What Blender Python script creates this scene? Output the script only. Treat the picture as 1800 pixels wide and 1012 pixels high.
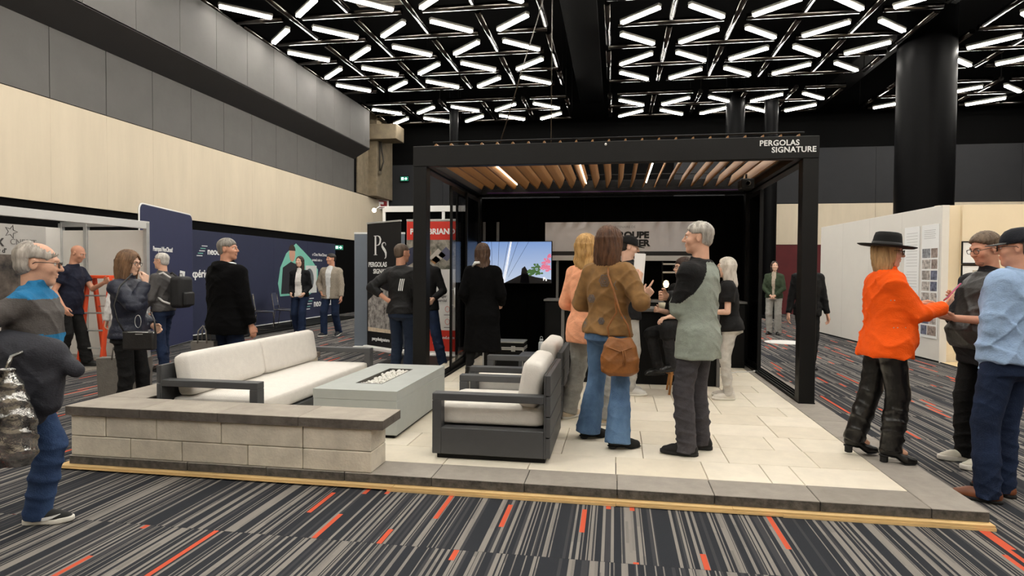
import bpy, bmesh, math, random
import numpy as np
from mathutils import Matrix, Vector

for o in list(bpy.data.objects):
    bpy.data.objects.remove(o)
S = bpy.context.scene
COL = S.collection
random.seed(7)
PI = math.pi
def rad(a): return math.radians(a)

# ------------------------------------------------------------------ camera
CAM_H = 1.52
_yaw, _pitch, _roll = rad(9.337), rad(1.48), rad(0.377)
_f = Vector((-math.sin(_yaw)*math.cos(_pitch), math.cos(_yaw)*math.cos(_pitch), -math.sin(_pitch)))
_r = Vector((math.cos(_yaw), math.sin(_yaw), 0))
_d = _f.cross(_r)
_r2 = _r*math.cos(_roll) - _d*math.sin(_roll)
_d2 = _r*math.sin(_roll) + _d*math.cos(_roll)
cam_data = bpy.data.cameras.new('camera')
cam_data.sensor_fit = 'HORIZONTAL'; cam_data.sensor_width = 36.0
cam_data.lens = 1100/1800*36.0
cam_data.clip_start = 0.05; cam_data.clip_end = 200
cam = bpy.data.objects.new('camera', cam_data); COL.objects.link(cam)
cam.matrix_world = Matrix(((_r2.x, -_d2.x, -_f.x, 0), (_r2.y, -_d2.y, -_f.y, 0), (_r2.z, -_d2.z, -_f.z, CAM_H), (0, 0, 0, 1)))
S.camera = cam

# ------------------------------------------------------------------ world, exposure
w = bpy.data.worlds.new('world'); S.world = w; w.use_nodes = True
w.node_tree.nodes['Background'].inputs[0].default_value = (0.02, 0.02, 0.022, 1)
w.node_tree.nodes['Background'].inputs[1].default_value = 1.0
S.view_settings.view_transform = 'Standard'
S.view_settings.look = 'None'
S.view_settings.gamma = 1.0
S.view_settings.use_curve_mapping = False
S.view_settings.exposure = 0.0
LAMP_STRENGTH = 46.0      # ceiling fluorescent tubes
S.cycles.use_denoising = True
S.cycles.max_bounces = 6
S.cycles.diffuse_bounces = 3
S.cycles.glossy_bounces = 3
S.cycles.sample_clamp_indirect = 4.0

# ------------------------------------------------------------------ materials
def lin(c):
    return tuple(((v/255)/12.92 if v/255 <= 0.04045 else ((v/255+0.055)/1.055)**2.4) for v in c)
MATS = {}
def mat(name, rgb, rough=0.6, metal=0.0, var=0.0, scale=8.0, bump=0.0, bscale=60.0, emit=None, estr=0.0, spec=0.5, coat=0.0, alpha=1.0, rgb2=None, stretch=None, trans=0.0, fold=0.0):
    """procedural principled material: base colour broken up by noise, optional fine bump"""
    if name in MATS: return MATS[name]
    m = bpy.data.materials.new(name); m.use_nodes = True
    nt = m.node_tree; b = nt.nodes['Principled BSDF']
    b.inputs['Roughness'].default_value = rough
    b.inputs['Metallic'].default_value = metal
    b.inputs['Specular IOR Level'].default_value = spec
    b.inputs['Coat Weight'].default_value = coat
    b.inputs['Alpha'].default_value = alpha
    b.inputs['Transmission Weight'].default_value = trans
    c = lin(rgb)
    b.inputs['Base Color'].default_value = (*c, 1)
    need = var > 0 or bump > 0
    if need:
        tc = nt.nodes.new('ShaderNodeTexCoord')
        mp = nt.nodes.new('ShaderNodeMapping'); nt.links.new(tc.outputs['Object'], mp.inputs[0])
        if stretch: mp.inputs['Scale'].default_value = stretch
    if var > 0:
        n = nt.nodes.new('ShaderNodeTexNoise'); n.inputs['Scale'].default_value = scale; n.inputs['Detail'].default_value = 6
        n.inputs['Roughness'].default_value = 0.65
        nt.links.new(mp.outputs[0], n.inputs['Vector'])
        r = nt.nodes.new('ShaderNodeValToRGB')
        c2 = lin(rgb2) if rgb2 else None
        r.color_ramp.elements[0].position = 0.32; r.color_ramp.elements[1].position = 0.68
        r.color_ramp.elements[0].color = (*(tuple(v*(1-var) for v in c)), 1)
        r.color_ramp.elements[1].color = (*(c2 if c2 else tuple(min(1, v*(1+var)) for v in c)), 1)
        nt.links.new(n.outputs['Fac'], r.inputs[0]); nt.links.new(r.outputs[0], b.inputs['Base Color'])
    if bump > 0:
        n2 = nt.nodes.new('ShaderNodeTexNoise'); n2.inputs['Scale'].default_value = bscale; n2.inputs['Detail'].default_value = 4
        nt.links.new(mp.outputs[0], n2.inputs['Vector'])
        bp = nt.nodes.new('ShaderNodeBump'); bp.inputs['Strength'].default_value = bump; bp.inputs['Distance'].default_value = 0.01
        nt.links.new(n2.outputs['Fac'], bp.inputs['Height']); nt.links.new(bp.outputs[0], b.inputs['Normal'])
        if fold > 0:      # broad creases of worn cloth
            n3 = nt.nodes.new('ShaderNodeTexNoise'); n3.inputs['Scale'].default_value = 6.5; n3.inputs['Detail'].default_value = 1.2; n3.inputs['Distortion'].default_value = 0.9
            nt.links.new(mp.outputs[0], n3.inputs['Vector'])
            b3 = nt.nodes.new('ShaderNodeBump'); b3.inputs['Strength'].default_value = fold; b3.inputs['Distance'].default_value = 0.035
            nt.links.new(n3.outputs['Fac'], b3.inputs['Height']); nt.links.new(b3.outputs[0], bp.inputs['Normal'])
    if emit:
        b.inputs['Emission Color'].default_value = (*lin(emit), 1); b.inputs['Emission Strength'].default_value = estr
    MATS[name] = m
    return m

# ------------------------------------------------------------------ object helpers
def link(o, parent=None):
    COL.objects.link(o)
    if parent is not None: o.parent = parent
    return o
def tag(o, label=None, cat=None, group=None, kind=None):
    if label: o['label'] = label
    if cat: o['category'] = cat
    if group: o['group'] = group
    if kind: o['kind'] = kind
    return o
def thing(name, label, cat, loc=(0, 0, 0), rz=0.0, group=None):
    o = bpy.data.objects.new(name, None); o.location = loc; o.rotation_euler = (0, 0, rz); o.empty_display_size = 0.1
    link(o); return tag(o, label, cat, group)
def mesh_obj(name, me, m, parent=None, loc=None, smooth=False):
    if m is not None:
        for x in (m if isinstance(m, (list, tuple)) else [m]): me.materials.append(x)
    if smooth: me.polygons.foreach_set('use_smooth', [True]*len(me.polygons))
    o = bpy.data.objects.new(name, me)
    if loc is not None: o.location = loc
    return link(o, parent)
def pydata(name, verts, faces, m, parent=None, loc=None, smooth=False):
    me = bpy.data.meshes.new(name); me.from_pydata([tuple(v) for v in verts], [], faces); me.update()
    return mesh_obj(name, me, m, parent, loc, smooth)
class MB:
    """collects shapes, then links them as one mesh object"""
    def __init__(s): s.bm = bmesh.new()
    def box(s, x0, x1, y0, y1, z0, z1, bev=0.0, seg=1, M=None, mi=0):
        v = [s.bm.verts.new((x, y, z)) for x in (x0, x1) for y in (y0, y1) for z in (z0, z1)]
        idx = [(0, 1, 3, 2), (4, 6, 7, 5), (0, 4, 5, 1), (2, 3, 7, 6), (0, 2, 6, 4), (1, 5, 7, 3)]
        fs = [s.bm.faces.new([v[i] for i in q]) for q in idx]
        for f in fs: f.material_index = mi
        nv = v
        if bev > 0:
            es = list({e for f in fs for e in f.edges})
            r = bmesh.ops.bevel(s.bm, geom=es, offset=bev, segments=seg, profile=0.5, affect='EDGES')
            nv = list({q for f in fs if f.is_valid for q in f.verts} | set(r['verts']))
            for f in r['faces']:
                f.material_index = mi
                if seg > 1: f.smooth = True
        if M is not None: bmesh.ops.transform(s.bm, matrix=M, verts=[q for q in nv if q.is_valid])
        return s
    def tube(s, pts, r, seg=10, mi=0, closed=False):
        pts = [Vector(p) for p in pts]; n = len(pts); rings = []
        rr = r if isinstance(r, (list, tuple)) else [r]*n
        up0 = None
        for i, p in enumerate(pts):
            if closed: t = (pts[(i+1) % n] - pts[i-1]).normalized()
            else: t = ((pts[min(i+1, n-1)] - pts[max(i-1, 0)])).normalized()
            if up0 is None: up0 = Vector((0, 0, 1)) if abs(t.z) < 0.9 else Vector((1, 0, 0))
            a = t.cross(up0)
            if a.length < 1e-4: a = t.orthogonal()
            a.normalize(); b = a.cross(t).normalized(); up0 = b
            rings.append([s.bm.verts.new(p + (a*math.cos(k*2*PI/seg) + b*math.sin(k*2*PI/seg))*rr[i]) for k in range(seg)])
        m = n if closed else n-1
        for i in range(m):
            A, B = rings[i], rings[(i+1) % n]
            for k in range(seg):
                f = s.bm.faces.new((A[k], A[(k+1) % seg], B[(k+1) % seg], B[k])); f.smooth = True; f.material_index = mi
        if not closed:
            f = s.bm.faces.new(rings[0][::-1]); f.material_index = mi
            f = s.bm.faces.new(rings[-1]); f.material_index = mi
        return s
    def lathe(s, prof, c=(0, 0, 0), seg=24, mi=0, smooth=True, sx=1.0, sy=1.0):
        c = Vector(c); rings = []
        for r, z in prof:
            if r < 1e-6: rings.append([s.bm.verts.new(c + Vector((0, 0, z)))])
            else: rings.append([s.bm.verts.new(c + Vector((sx*r*math.cos(k*2*PI/seg), sy*r*math.sin(k*2*PI/seg), z))) for k in range(seg)])
        for A, B in zip(rings, rings[1:]):
            for k in range(seg):
                k2 = (k+1) % seg
                if len(A) == 1 and len(B) == 1: continue
                if len(A) == 1: f = s.bm.faces.new((A[0], B[k2], B[k]))
                elif len(B) == 1: f = s.bm.faces.new((A[k], A[k2], B[0]))
                else: f = s.bm.faces.new((A[k], A[k2], B[k2], B[k]))
                f.smooth = smooth; f.material_index = mi
        return s
    def prism(s, poly, y0, y1, mi=0):
        """polygon in xz extruded along y"""
        a = [s.bm.verts.new((x, y0, z)) for x, z in poly]; b = [s.bm.verts.new((x, y1, z)) for x, z in poly]
        n = len(poly)
        fs = [s.bm.faces.new(a), s.bm.faces.new(b[::-1])] + [s.bm.faces.new((a[i], b[i], b[(i+1) % n], a[(i+1) % n])) for i in range(n)]
        for f in fs: f.material_index = mi
        return s
    def xf(s, M): bmesh.ops.transform(s.bm, matrix=M, verts=s.bm.verts); return s
    def mesh(s, name):
        bmesh.ops.recalc_face_normals(s.bm, faces=s.bm.faces)
        me = bpy.data.meshes.new(name); s.bm.to_mesh(me); s.bm.free(); return me
    def build(s, name, m, parent=None, loc=None, rz=None):
        o = mesh_obj(name, s.mesh(name), m, parent, loc)
        if rz is not None: o.rotation_euler = (0, 0, rz)
        return o
def rbox(name, dims, m, parent=None, loc=None, bev=0.004, seg=1):
    """box part given as (x0,x1,y0,y1,z0,z1)"""
    return MB().box(*dims, bev=bev, seg=seg).build(name, m, parent, loc)
def text_mesh(s, size, bold=0.0, depth=0.002, align='LEFT', space=1.0):
    cu = bpy.data.curves.new('txt', 'FONT'); cu.body = s; cu.size = size; cu.offset = bold; cu.extrude = depth
    cu.align_x = align; cu.resolution_u = 3; cu.space_character = space
    o = bpy.data.objects.new('txt', cu); COL.objects.link(o)
    dg = bpy.context.evaluated_depsgraph_get()
    me = bpy.data.meshes.new_from_object(o.evaluated_get(dg))
    bpy.data.objects.remove(o); bpy.data.curves.remove(cu)
    me.materials.clear()
    return me
def text(name, s, size, m, parent, loc, face='-y', bold=0.0, align='LEFT', space=1.0, sx=1.0, depth=0.002, rz=0.0):
    """flat lettering standing upright; read from -y (or turned by rz about z)"""
    me = text_mesh(s, size, bold, depth, align, space)
    me.transform(Matrix.Scale(sx, 4, (1, 0, 0)))
    me.transform(Matrix.Rotation(PI/2, 4, 'X'))
    me.transform(Matrix.Rotation(rz, 4, 'Z'))
    return mesh_obj(name, me, m, parent, loc)
# ================================================================== materials of the setting
def nodes_mat(name):
    m = bpy.data.materials.new(name); m.use_nodes = True; nt = m.node_tree
    return m, nt, nt.nodes['Principled BSDF']
def carpet_material():
    m, nt, b = nodes_mat('striped_carpet'); b.inputs['Roughness'].default_value = 0.95; b.inputs['Specular IOR Level'].default_value = 0.15
    N, L = nt.nodes.new, nt.links.new
    tc = N('ShaderNodeTexCoord'); sp = N('ShaderNodeSeparateXYZ'); L(tc.outputs['Object'], sp.inputs[0])
    def ma(op, a, b_=None, c=None):
        n = N('ShaderNodeMath'); n.operation = op
        for i, v in enumerate((a, b_, c)):
            if v is None: continue
            if isinstance(v, (int, float)): n.inputs[i].default_value = v
            else: L(v, n.inputs[i])
        return n.outputs[0]
    def white(x, y):
        c = N('ShaderNodeCombineXYZ'); L(x, c.inputs[0]); L(y, c.inputs[1])
        n = N('ShaderNodeTexWhiteNoise'); n.noise_dimensions = '2D'; L(c.outputs[0], n.inputs['Vector']); return n.outputs['Value']
    X, Y = sp.outputs[0], sp.outputs[1]
    row = ma('FLOOR', ma('SUBTRACT', Y, 3.288))
    half = ma('FLOOR', ma('MULTIPLY', X, 1.0))
    off = ma('MULTIPLY', white(row, row), 7.3)
    xs = ma('ADD', X, off)
    i1 = ma('FLOOR', ma('DIVIDE', xs, 0.017)); i2 = ma('FLOOR', ma('DIVIDE', xs, 0.0068))
    r1 = white(i1, row); r2 = white(i2, ma('ADD', row, 31.0))
    light = ma('GREATER_THAN', r1, 0.80); thin = ma('GREATER_THAN', r2, 0.85)
    lt = ma('MAXIMUM', light, thin)
    mid = ma('MULTIPLY', ma('GREATER_THAN', r1, 0.62), 0.14)
    # fade of stripes along their length
    seg = ma('FLOOR', ma('ADD', ma('DIVIDE', Y, 0.31), ma('MULTIPLY', r1, 9.0)))
    r3 = white(i1, seg)
    iD = ma('FLOOR', ma('DIVIDE', xs, 0.030)); rD = white(iD, ma('ADD', row, 77.0)); segD = ma('FLOOR', ma('ADD', ma('DIVIDE', Y, 0.36), ma('MULTIPLY', rD, 17.0)))
    rE = white(iD, segD)
    orange = ma('MULTIPLY', ma('GREATER_THAN', rD, 0.925), ma('GREATER_THAN', rE, 0.62))
    fz = N('ShaderNodeTexNoise'); fz.inputs['Scale'].default_value = 260; fz.inputs['Detail'].default_value = 3
    L(tc.outputs['Object'], fz.inputs['Vector'])
    val = ma('ADD', ma('MULTIPLY', lt, ma('ADD', 0.55, ma('MULTIPLY', r3, 0.45))), mid)
    val = ma('MULTIPLY', val, ma('ADD', 0.45, ma('MULTIPLY', fz.outputs['Fac'], 1.1)))
    rp = N('ShaderNodeValToRGB'); cr = rp.color_ramp
    cr.elements[0].position = 0.0; cr.elements[0].color = (*lin((43, 45, 50)), 1)
    cr.elements[1].position = 0.9; cr.elements[1].color = (*lin((132, 127, 121)), 1)
    e = cr.elements.new(0.3); e.color = (*lin((74, 73, 75)), 1)
    L(val, rp.inputs[0])
    mx = N('ShaderNodeMix'); mx.data_type = 'RGBA'; L(orange, mx.inputs[0]); L(rp.outputs[0], mx.inputs[6]); mx.inputs[7].default_value = (*lin((196, 86, 60)), 1)
    # seam between rows of carpet tiles
    fy = ma('FRACT', ma('SUBTRACT', Y, 3.288)); seam = ma('LESS_THAN', fy, 0.004)
    m2 = N('ShaderNodeMix'); m2.data_type = 'RGBA'; L(ma('MULTIPLY', seam, 0.6), m2.inputs[0]); L(mx.outputs[2], m2.inputs[6]); m2.inputs[7].default_value = (0.02, 0.02, 0.022, 1)
    L(m2.outputs[2], b.inputs['Base Color'])
    bp = N('ShaderNodeBump'); bp.inputs['Strength'].default_value = 0.4; bp.inputs['Distance'].default_value = 0.004
    L(ma('ADD', fz.outputs['Fac'], ma('MULTIPLY', lt, 0.4)), bp.inputs['Height']); L(bp.outputs[0], b.inputs['Normal'])
    return m
M_carpet = carpet_material()
M_cream = mat('cream_plaster', (208, 195, 172), 0.8, 0, 0.05, 3, 0.1, 25, stretch=(1, 1, 0.15))
M_grey_panel = mat('grey_wall_panel', (88, 86, 84), 0.75, 0, 0.06, 2.5, 0.1, 20)
M_soffit = mat('dark_soffit', (48, 47, 47), 0.75, 0, 0.06, 2, 0.05, 20)
M_black_wall = mat('black_wall', (4, 4, 4), 0.9, 0, 0.1, 2, spec=0.1)
M_concrete = mat('bare_concrete', (122, 110, 90), 0.85, 0, 0.22, 3.5, 0.3, 30)
M_charcoal = mat('charcoal_wall', (33, 34, 37), 0.85, 0, 0.08, 2)
M_navy_dark = mat('blue_black_wall', (15, 17, 22), 0.8, 0, 0.1, 2)
M_maroon = mat('maroon_wall', (84, 20, 24), 0.8, 0, 0.1, 3)
M_white_wall = mat('white_gallery_wall', (222, 218, 210), 0.8, 0, 0.02, 2, 0.04, 40)
M_beige_wall = mat('beige_gallery_wall', (232, 216, 186), 0.8, 0, 0.02, 2, 0.04, 40)
M_black = mat('black_paint', (5, 5, 5), 0.6, 0, 0.1, 10, spec=0.2)
M_chrome = mat('polished_steel', (86, 83, 79), 0.22, 1.0, 0.1, 6)
M_alu = mat('brushed_aluminium', (196, 197, 196), 0.4, 0.7, 0.05, 12)
M_white = mat('white_plastic', (232, 231, 228), 0.5)
M_print_white = mat('white_print', (238, 238, 236), 0.6)

# ================================================================== room shell
HX0, HX1, HY0, HY1, HZ = -9.5, 17.0, -9.0, 24.9, 9.6
def struct(o, label=None):
    o['kind'] = 'structure'
    if label: o['label'] = label
    return o
struct(pydata('floor', [(HX0, HY0, 0), (HX1, HY0, 0), (HX1, HY1+1, 0), (HX0, HY1+1, 0)], [(0, 1, 2, 3)], M_carpet), 'charcoal carpet with pale and orange stripes across the hall')
struct(MB().box(HX0-0.5, HX1, HY0, HY1+1, HZ, HZ+0.2).build('ceiling', M_black_wall), 'black painted ceiling high above the light grids')

# left wall: black plinth, cream band, grey panels, sloping soffit, grey upper panels
wl = MB().box(HX0-0.5, HX0-0.03, HY0, 22.1, 0, HZ).build('wall_left', M_black_wall)
struct(wl, 'tall left wall with cream band and grey panels under a dark soffit')
y = 9.289 - 1.2*15
while y < 22.0:
    y1 = min(y+1.2, 25.4)
    rbox('panel', (HX0-0.05, HX0, y+0.0008, y1-0.0008, 2.645, 4.405), M_cream, wl, bev=0.001)
    if y < 21.5: rbox('panel', (HX0-0.05, HX0-0.004, y+0.006, min(y1, 21.85)-0.006, 4.42, 5.62), M_grey_panel, wl, bev=0.004)
    if y < 21.5: rbox('panel', (HX0+0.5, HX0+0.6, y+0.055, min(y1, 21.8)+0.045, 5.97, 7.35), M_grey_panel, wl, bev=0.004)
    y += 1.2
for y in (22.49, 23.69): rbox('panel', (HX0-0.05, HX0, y+0.004, y+1.196, 2.645, 4.405), M_cream, wl, bev=0.001)
mb = MB(); mb.prism([(HX0-0.04, 5.60), (HX0+0.6, 5.965), (HX0+0.6, 6.0), (HX0-0.04, 6.0)], HY0, 21.85); mb.build('soffit', M_soffit, wl)['label'] = 'dark sloping soffit'
rbox('soffit_back', (HX0-0.05, HX0+0.52, HY0, 21.85, 5.97, 7.35), M_black_wall, wl)
struct(MB().box(HX0-0.5, HX0-0.06, 22.1, HY1+1, 0, HZ).build('wall_left_end', M_black_wall), 'black end stretch of the left wall')
# concrete pier and beam at the far end of the left wall
pier = thing('concrete_pier', 'bare concrete pier at the far end of the grey wall panels', 'pillar', (HX0, 22.0, 4.40))
mb = MB(); mb.box(-0.03, 0.02, 0.1, 1.15, 0.03, 3.2, 0.01); mb.build('shaft', M_concrete, pier)
MB().box(-0.03, 0.36, 1.15, 2.88, 0.03, 3.2, 0.01).build('wide_shaft', M_concrete, pier)
MB().box(0.0, 1.25, 0.85, 1.75, 2.15, 2.72, 0.02).build('beam_end', M_concrete, pier)
cd = MB(); cd.tube([(0.42, 1.3, 2.5), (0.42, 1.3, 0.95)], 0.025, 8); cd.tube([(0.44, 1.36, 2.5), (0.46, 1.38, 1.9), (0.5, 1.5, 1.4), (0.42, 1.34, 0.95)], 0.03, 8)
cd.build('conduit', mat('conduit', (40, 36, 30), 0.5, 0.3), pier)['label'] = 'dark conduit and hanging cable'
MB().box(0.40, 0.46, 1.22, 1.40, 0.88, 1.0, 0.008).build('junction_box', mat('conduit2', (92, 84, 70), 0.5, 0.3), pier)

# back wall bands
wb = MB().box(HX0-0.5, HX1, HY1+0.12, HY1+0.4, 0, HZ).build('wall_back', M_black_wall); struct(wb, 'dark back wall with maroon, beige and charcoal bands')
for i, x in enumerate(np.arange(2.2, 16.6, 2.4)):
    rbox('panel', (x+0.004, x+2.396, HY1, HY1+0.12, 2.61, 4.13), M_cream, wb)
    rbox('panel', (x+0.004, x+2.396, HY1+0.02, HY1+0.12, 4.15, 6.2), M_charcoal, wb)
    rbox('panel', (x+0.004, x+2.396, HY1+0.02, HY1+0.12, 0.0, 2.6), M_maroon, wb)
for x in (-9.4, -7.0, -4.6): rbox('panel', (x+0.004, x+2.396, HY1+0.02, HY1+0.12, 0.0, 5.9), M_navy_dark, wb)
struct(MB().box(HX1, HX1+0.3, HY0, HY1+1, 0, HZ).build('wall_right', M_black_wall), 'black side wall far to the right')
wf = struct(MB().box(HX0-0.5, HX1, HY0-0.3, HY0, 0, HZ).build('wall_front', M_cream), 'cream wall behind the camera')
# columns
M_col = mat('glossy_black_column', (8, 8, 9), 0.4, 0, 0.1, 4, spec=0.05)
for i, (x, yy, r, lab) in enumerate(((7.78, 17.6, 0.66, 'thick black round column above the gallery walls'), (3.95, 22.2, 0.30, 'slim black column seen above the middle of the pergola beam'), (5.15, 22.4, 0.22, 'slim black column nearest the lettered end of the pergola'), (-5.85, 22.3, 0.16, 'slim black column above the left end of the pergola'))):
    c = thing('round_column', lab, 'column', (x, yy, 0)); MB().lathe([(r, 0), (r, HZ-0.02)], seg=40).build('shaft', M_col, c); MB().lathe([(r, 0.0), (r+0.02, 0.0), (r+0.02, 0.1), (r, 0.12)], seg=40).build('base_ring', M_black, c)

# ================================================================== ceiling light grids (woven bars + diagonal fluorescent lamps)
ZG = 7.30; KG = (ZG-CAM_H)/(6-CAM_H)
M_lamp = mat('fluorescent_tube', (255, 250, 240), 0.4, emit=(255, 250, 241), estr=LAMP_STRENGTH)
M_lamp_body = mat('lamp_channel', (170, 168, 160), 0.35, 0.6)
def cellx(c): return (-6.36 + 1.1235*c)*KG
def celly(r): return (11.2 + 1.135*r)*KG
CW, CH = 1.1235*KG, 1.135*KG
bar_x = MB().tube([(-0.83*CW, 0, 0), (0.83*CW, 0, 0)], 0.072, 10).mesh('bar'); bar_y = MB().tube([(0, -0.83*CH, 0), (0, 0.83*CH, 0)], 0.072, 10).mesh('bar')
hb_x = [MB().tube([(-0.83*CW, 0, 0), (0.0, 0, 0)], 0.072, 10).mesh('bar'), MB().tube([(0, 0, 0), (0.83*CW, 0, 0)], 0.072, 10).mesh('bar')]
hb_y = [MB().tube([(0, -0.83*CH, 0), (0, 0.0, 0)], 0.072, 10).mesh('bar'), MB().tube([(0, 0, 0), (0, 0.83*CH, 0)], 0.072, 10).mesh('bar')]
for me in [bar_x, bar_y] + hb_x + hb_y: me.materials.append(M_chrome)
LL = 0.54
lamp_body = MB().box(-LL-0.03, LL+0.03, -0.06, 0.06, 0.0, 0.07, 0.015).mesh('lamp_housing'); lamp_body.materials.append(M_lamp_body)
tm = MB(); tm.tube([(-LL, -0.03, -0.028), (LL, -0.03, -0.028)], 0.024, 8); tm.tube([(-LL, 0.03, -0.028), (LL, 0.03, -0.028)], 0.024, 8)
lamp_tube = tm.mesh('tube'); lamp_tube.materials.append(M_lamp)
rod = MB().tube([(0, 0, 0.0), (0, 0, HZ-ZG)], 0.012, 6).mesh('hanger'); rod.materials.append(M_black)
def inst(name, me, parent, loc, rz=0.0):
    o = bpy.data.objects.new(name, me); o.location = loc; o.rotation_euler = (0, 0, rz); return link(o, parent)
def light_grid(c0, c1, r0, r1, label):
    ox, oy = cellx(c0)-CW/2, celly(r0)-CH/2
    g = thing('light_grid', label, 'ceiling light', (ox, oy, ZG), group='woven ceiling light grids')
    nc, nr = c1-c0+1, r1-r0+1
    for i in range(nc+1):
        for j in range(nr+1):
            gi, gj = c0+i, r0+j; x, y = i*CW, j*CH; dz = 0.10 if (gi+gj) % 2 else 0.10
            if (gi+gj) % 2 == 0:
                me = hb_x[1] if i == 0 else hb_x[0] if i == nc else bar_x
            else:
                me = hb_y[1] if j == 0 else hb_y[0] if j == nr else bar_y
            inst('bar', me, g, (x, y, dz))
    for i in (0, nc//2, nc):
        for j in (0, nr): inst('hanger', rod, g, (i*CW, j*CH, 0.1))
    for i in range(nc):
        for j in range(nr):
            a = rad(-43) if (c0+i+r0+j) % 2 == 0 else rad(43)
            hsg = inst('lamp_housing', lamp_body, g, ((i+0.5)*CW, (j+0.5)*CH, 0.0), a)
            inst('tube', lamp_tube, hsg, (0, 0, 0))
light_grid(0, 4, -1, 3, 'woven steel light grid with lit tubes beside the grey wall')
light_grid(6, 10, -1, 3, 'woven steel light grid with lit tubes over the pergola')
light_grid(12, 16, -1, 3, 'woven steel light grid in the upper right corner')
light_grid(0, 4, 5, 6, 'distant light grid behind the one beside the grey wall')
light_grid(6, 10, 5, 6, 'distant light grid low above the pergola beam')
light_grid(12, 15, 5, 6, 'distant light grid behind the thick black column')
light_grid(0, 4, -7, -3, 'light grid overhead in front of the ledge, beside the wall')
light_grid(6, 10, -7, -3, 'light grid overhead in front of the pergola')
light_grid(12, 15, -7, -3, 'light grid overhead near the gallery')
light_grid(0, 4, -13, -9, 'light grid behind the camera beside the wall')
light_grid(6, 10, -13, -9, 'light grid directly behind the camera')
light_grid(12, 15, -13, -9, 'light grid behind the camera near the gallery side')
# dark ceiling beams between the grids and a beige air diffuser
for x, lab in ((cellx(5), 'black ceiling beam between the two large light grids'), (cellx(11), 'black ceiling beam left of the upper right light grid')):
    b = thing('ceiling_beam', lab, 'beam', (x, 0, 8.2)); MB().box(-0.35, 0.35, HY0+0.1, HY1, 0, 0.9, 0.02).build('web', M_black, b); MB().box(-0.45, 0.45, HY0+0.1, HY1, -0.05, 0.0, 0.01).build('flange', M_black, b)
df = thing('air_diffuser', 'beige air diffuser above the left light grid', 'vent', (-5.5, 13.6, 7.75), rad(0))
MB().box(-0.55, 0.55, -0.6, 0.6, 0, 0.06, 0.01).build('plate', mat('diffuser', (150, 142, 128), 0.6), df)
for i in range(8): rbox('slat', (-0.5, 0.5, -0.5+i*0.13, -0.44+i*0.13, -0.02, 0.0), mat('diffuser2', (96, 90, 80), 0.6), df, bev=0.003)
MB().tube([(0.4, 0, 0.06), (0.4, 0, 1.8)], 0.02, 6).build('hanger', M_black, df)
# suspension wires
sc = thing('suspension_cables', 'thin grey suspension cables running from the ceiling to the pergola', 'cable', (-1.06, 10.3, 3.03))
MB().tube([(0, 0, 0), (0, 0, 5.09)], 0.010, 6).build('cable', M_chrome, sc)
MB().tube([(-1.05, 0.05, 0), (0.35, 0.6, 5.09)], 0.010, 6).build('cable', M_chrome, sc)
# exit signs
def exit_sign(loc, rz, label, size=1.0):
    g = thing('exit_sign', label, 'sign', loc, rz)
    MB().box(-0.2*size, 0.2*size, -0.03, 0.03, -0.12*size, 0.12*size, 0.01).build('case', M_black, g)
    MB().box(-0.17*size, 0.17*size, -0.036, -0.03, -0.09*size, 0.09*size).build('lit_panel', mat('exit_green', (20, 120, 96), 0.4, emit=(10, 120, 90), estr=0.5), g)
    mw = mat('exit_white', (230, 250, 245), 0.4, emit=(200, 245, 235), estr=1.2)
    s = size
    MB().prism([(-0.13*s, -0.05*s), (-0.03*s, -0.05*s), (-0.03*s, 0.06*s), (-0.13*s, 0.06*s)], -0.04, -0.037).build('door_mark', mw, g)
    MB().prism([(0.01*s, -0.025*s), (0.06*s, -0.025*s), (0.06*s, -0.07*s), (0.13*s, 0.0), (0.06*s, 0.07*s), (0.06*s, 0.025*s), (0.01*s, 0.025*s)], -0.04, -0.037).build('arrow', mw, g)
exit_sign((-8.6, 24.84, 5.32), 0, 'green running man exit sign high on the far dark wall')
exit_sign((-9.2, 19.9, 2.30), rad(30), 'small green exit sign at the end of the navy backdrop', 0.8)
# ================================================================== display platform
M_ply = mat('plywood_edge', (226, 190, 132), 0.7, 0, 0.18, 5, 0.2, 40, stretch=(0.3, 1, 12))
M_tile = [mat('patio_tile_%d' % i, c, 0.75, 0, 0.05, 7, 0.08, 70) for i, c in enumerate(((226, 217, 198), (222, 212, 192), (230, 221, 203)))]
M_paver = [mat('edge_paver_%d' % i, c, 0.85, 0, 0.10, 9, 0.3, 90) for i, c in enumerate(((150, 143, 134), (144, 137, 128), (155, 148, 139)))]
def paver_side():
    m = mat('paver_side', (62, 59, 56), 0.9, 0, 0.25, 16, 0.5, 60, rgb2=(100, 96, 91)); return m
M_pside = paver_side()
ZP = 0.10
plat = thing('display_platform', 'raised patio platform of pale tiles with grey paver edging on plywood', 'platform', (0, 0, 0))
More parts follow.
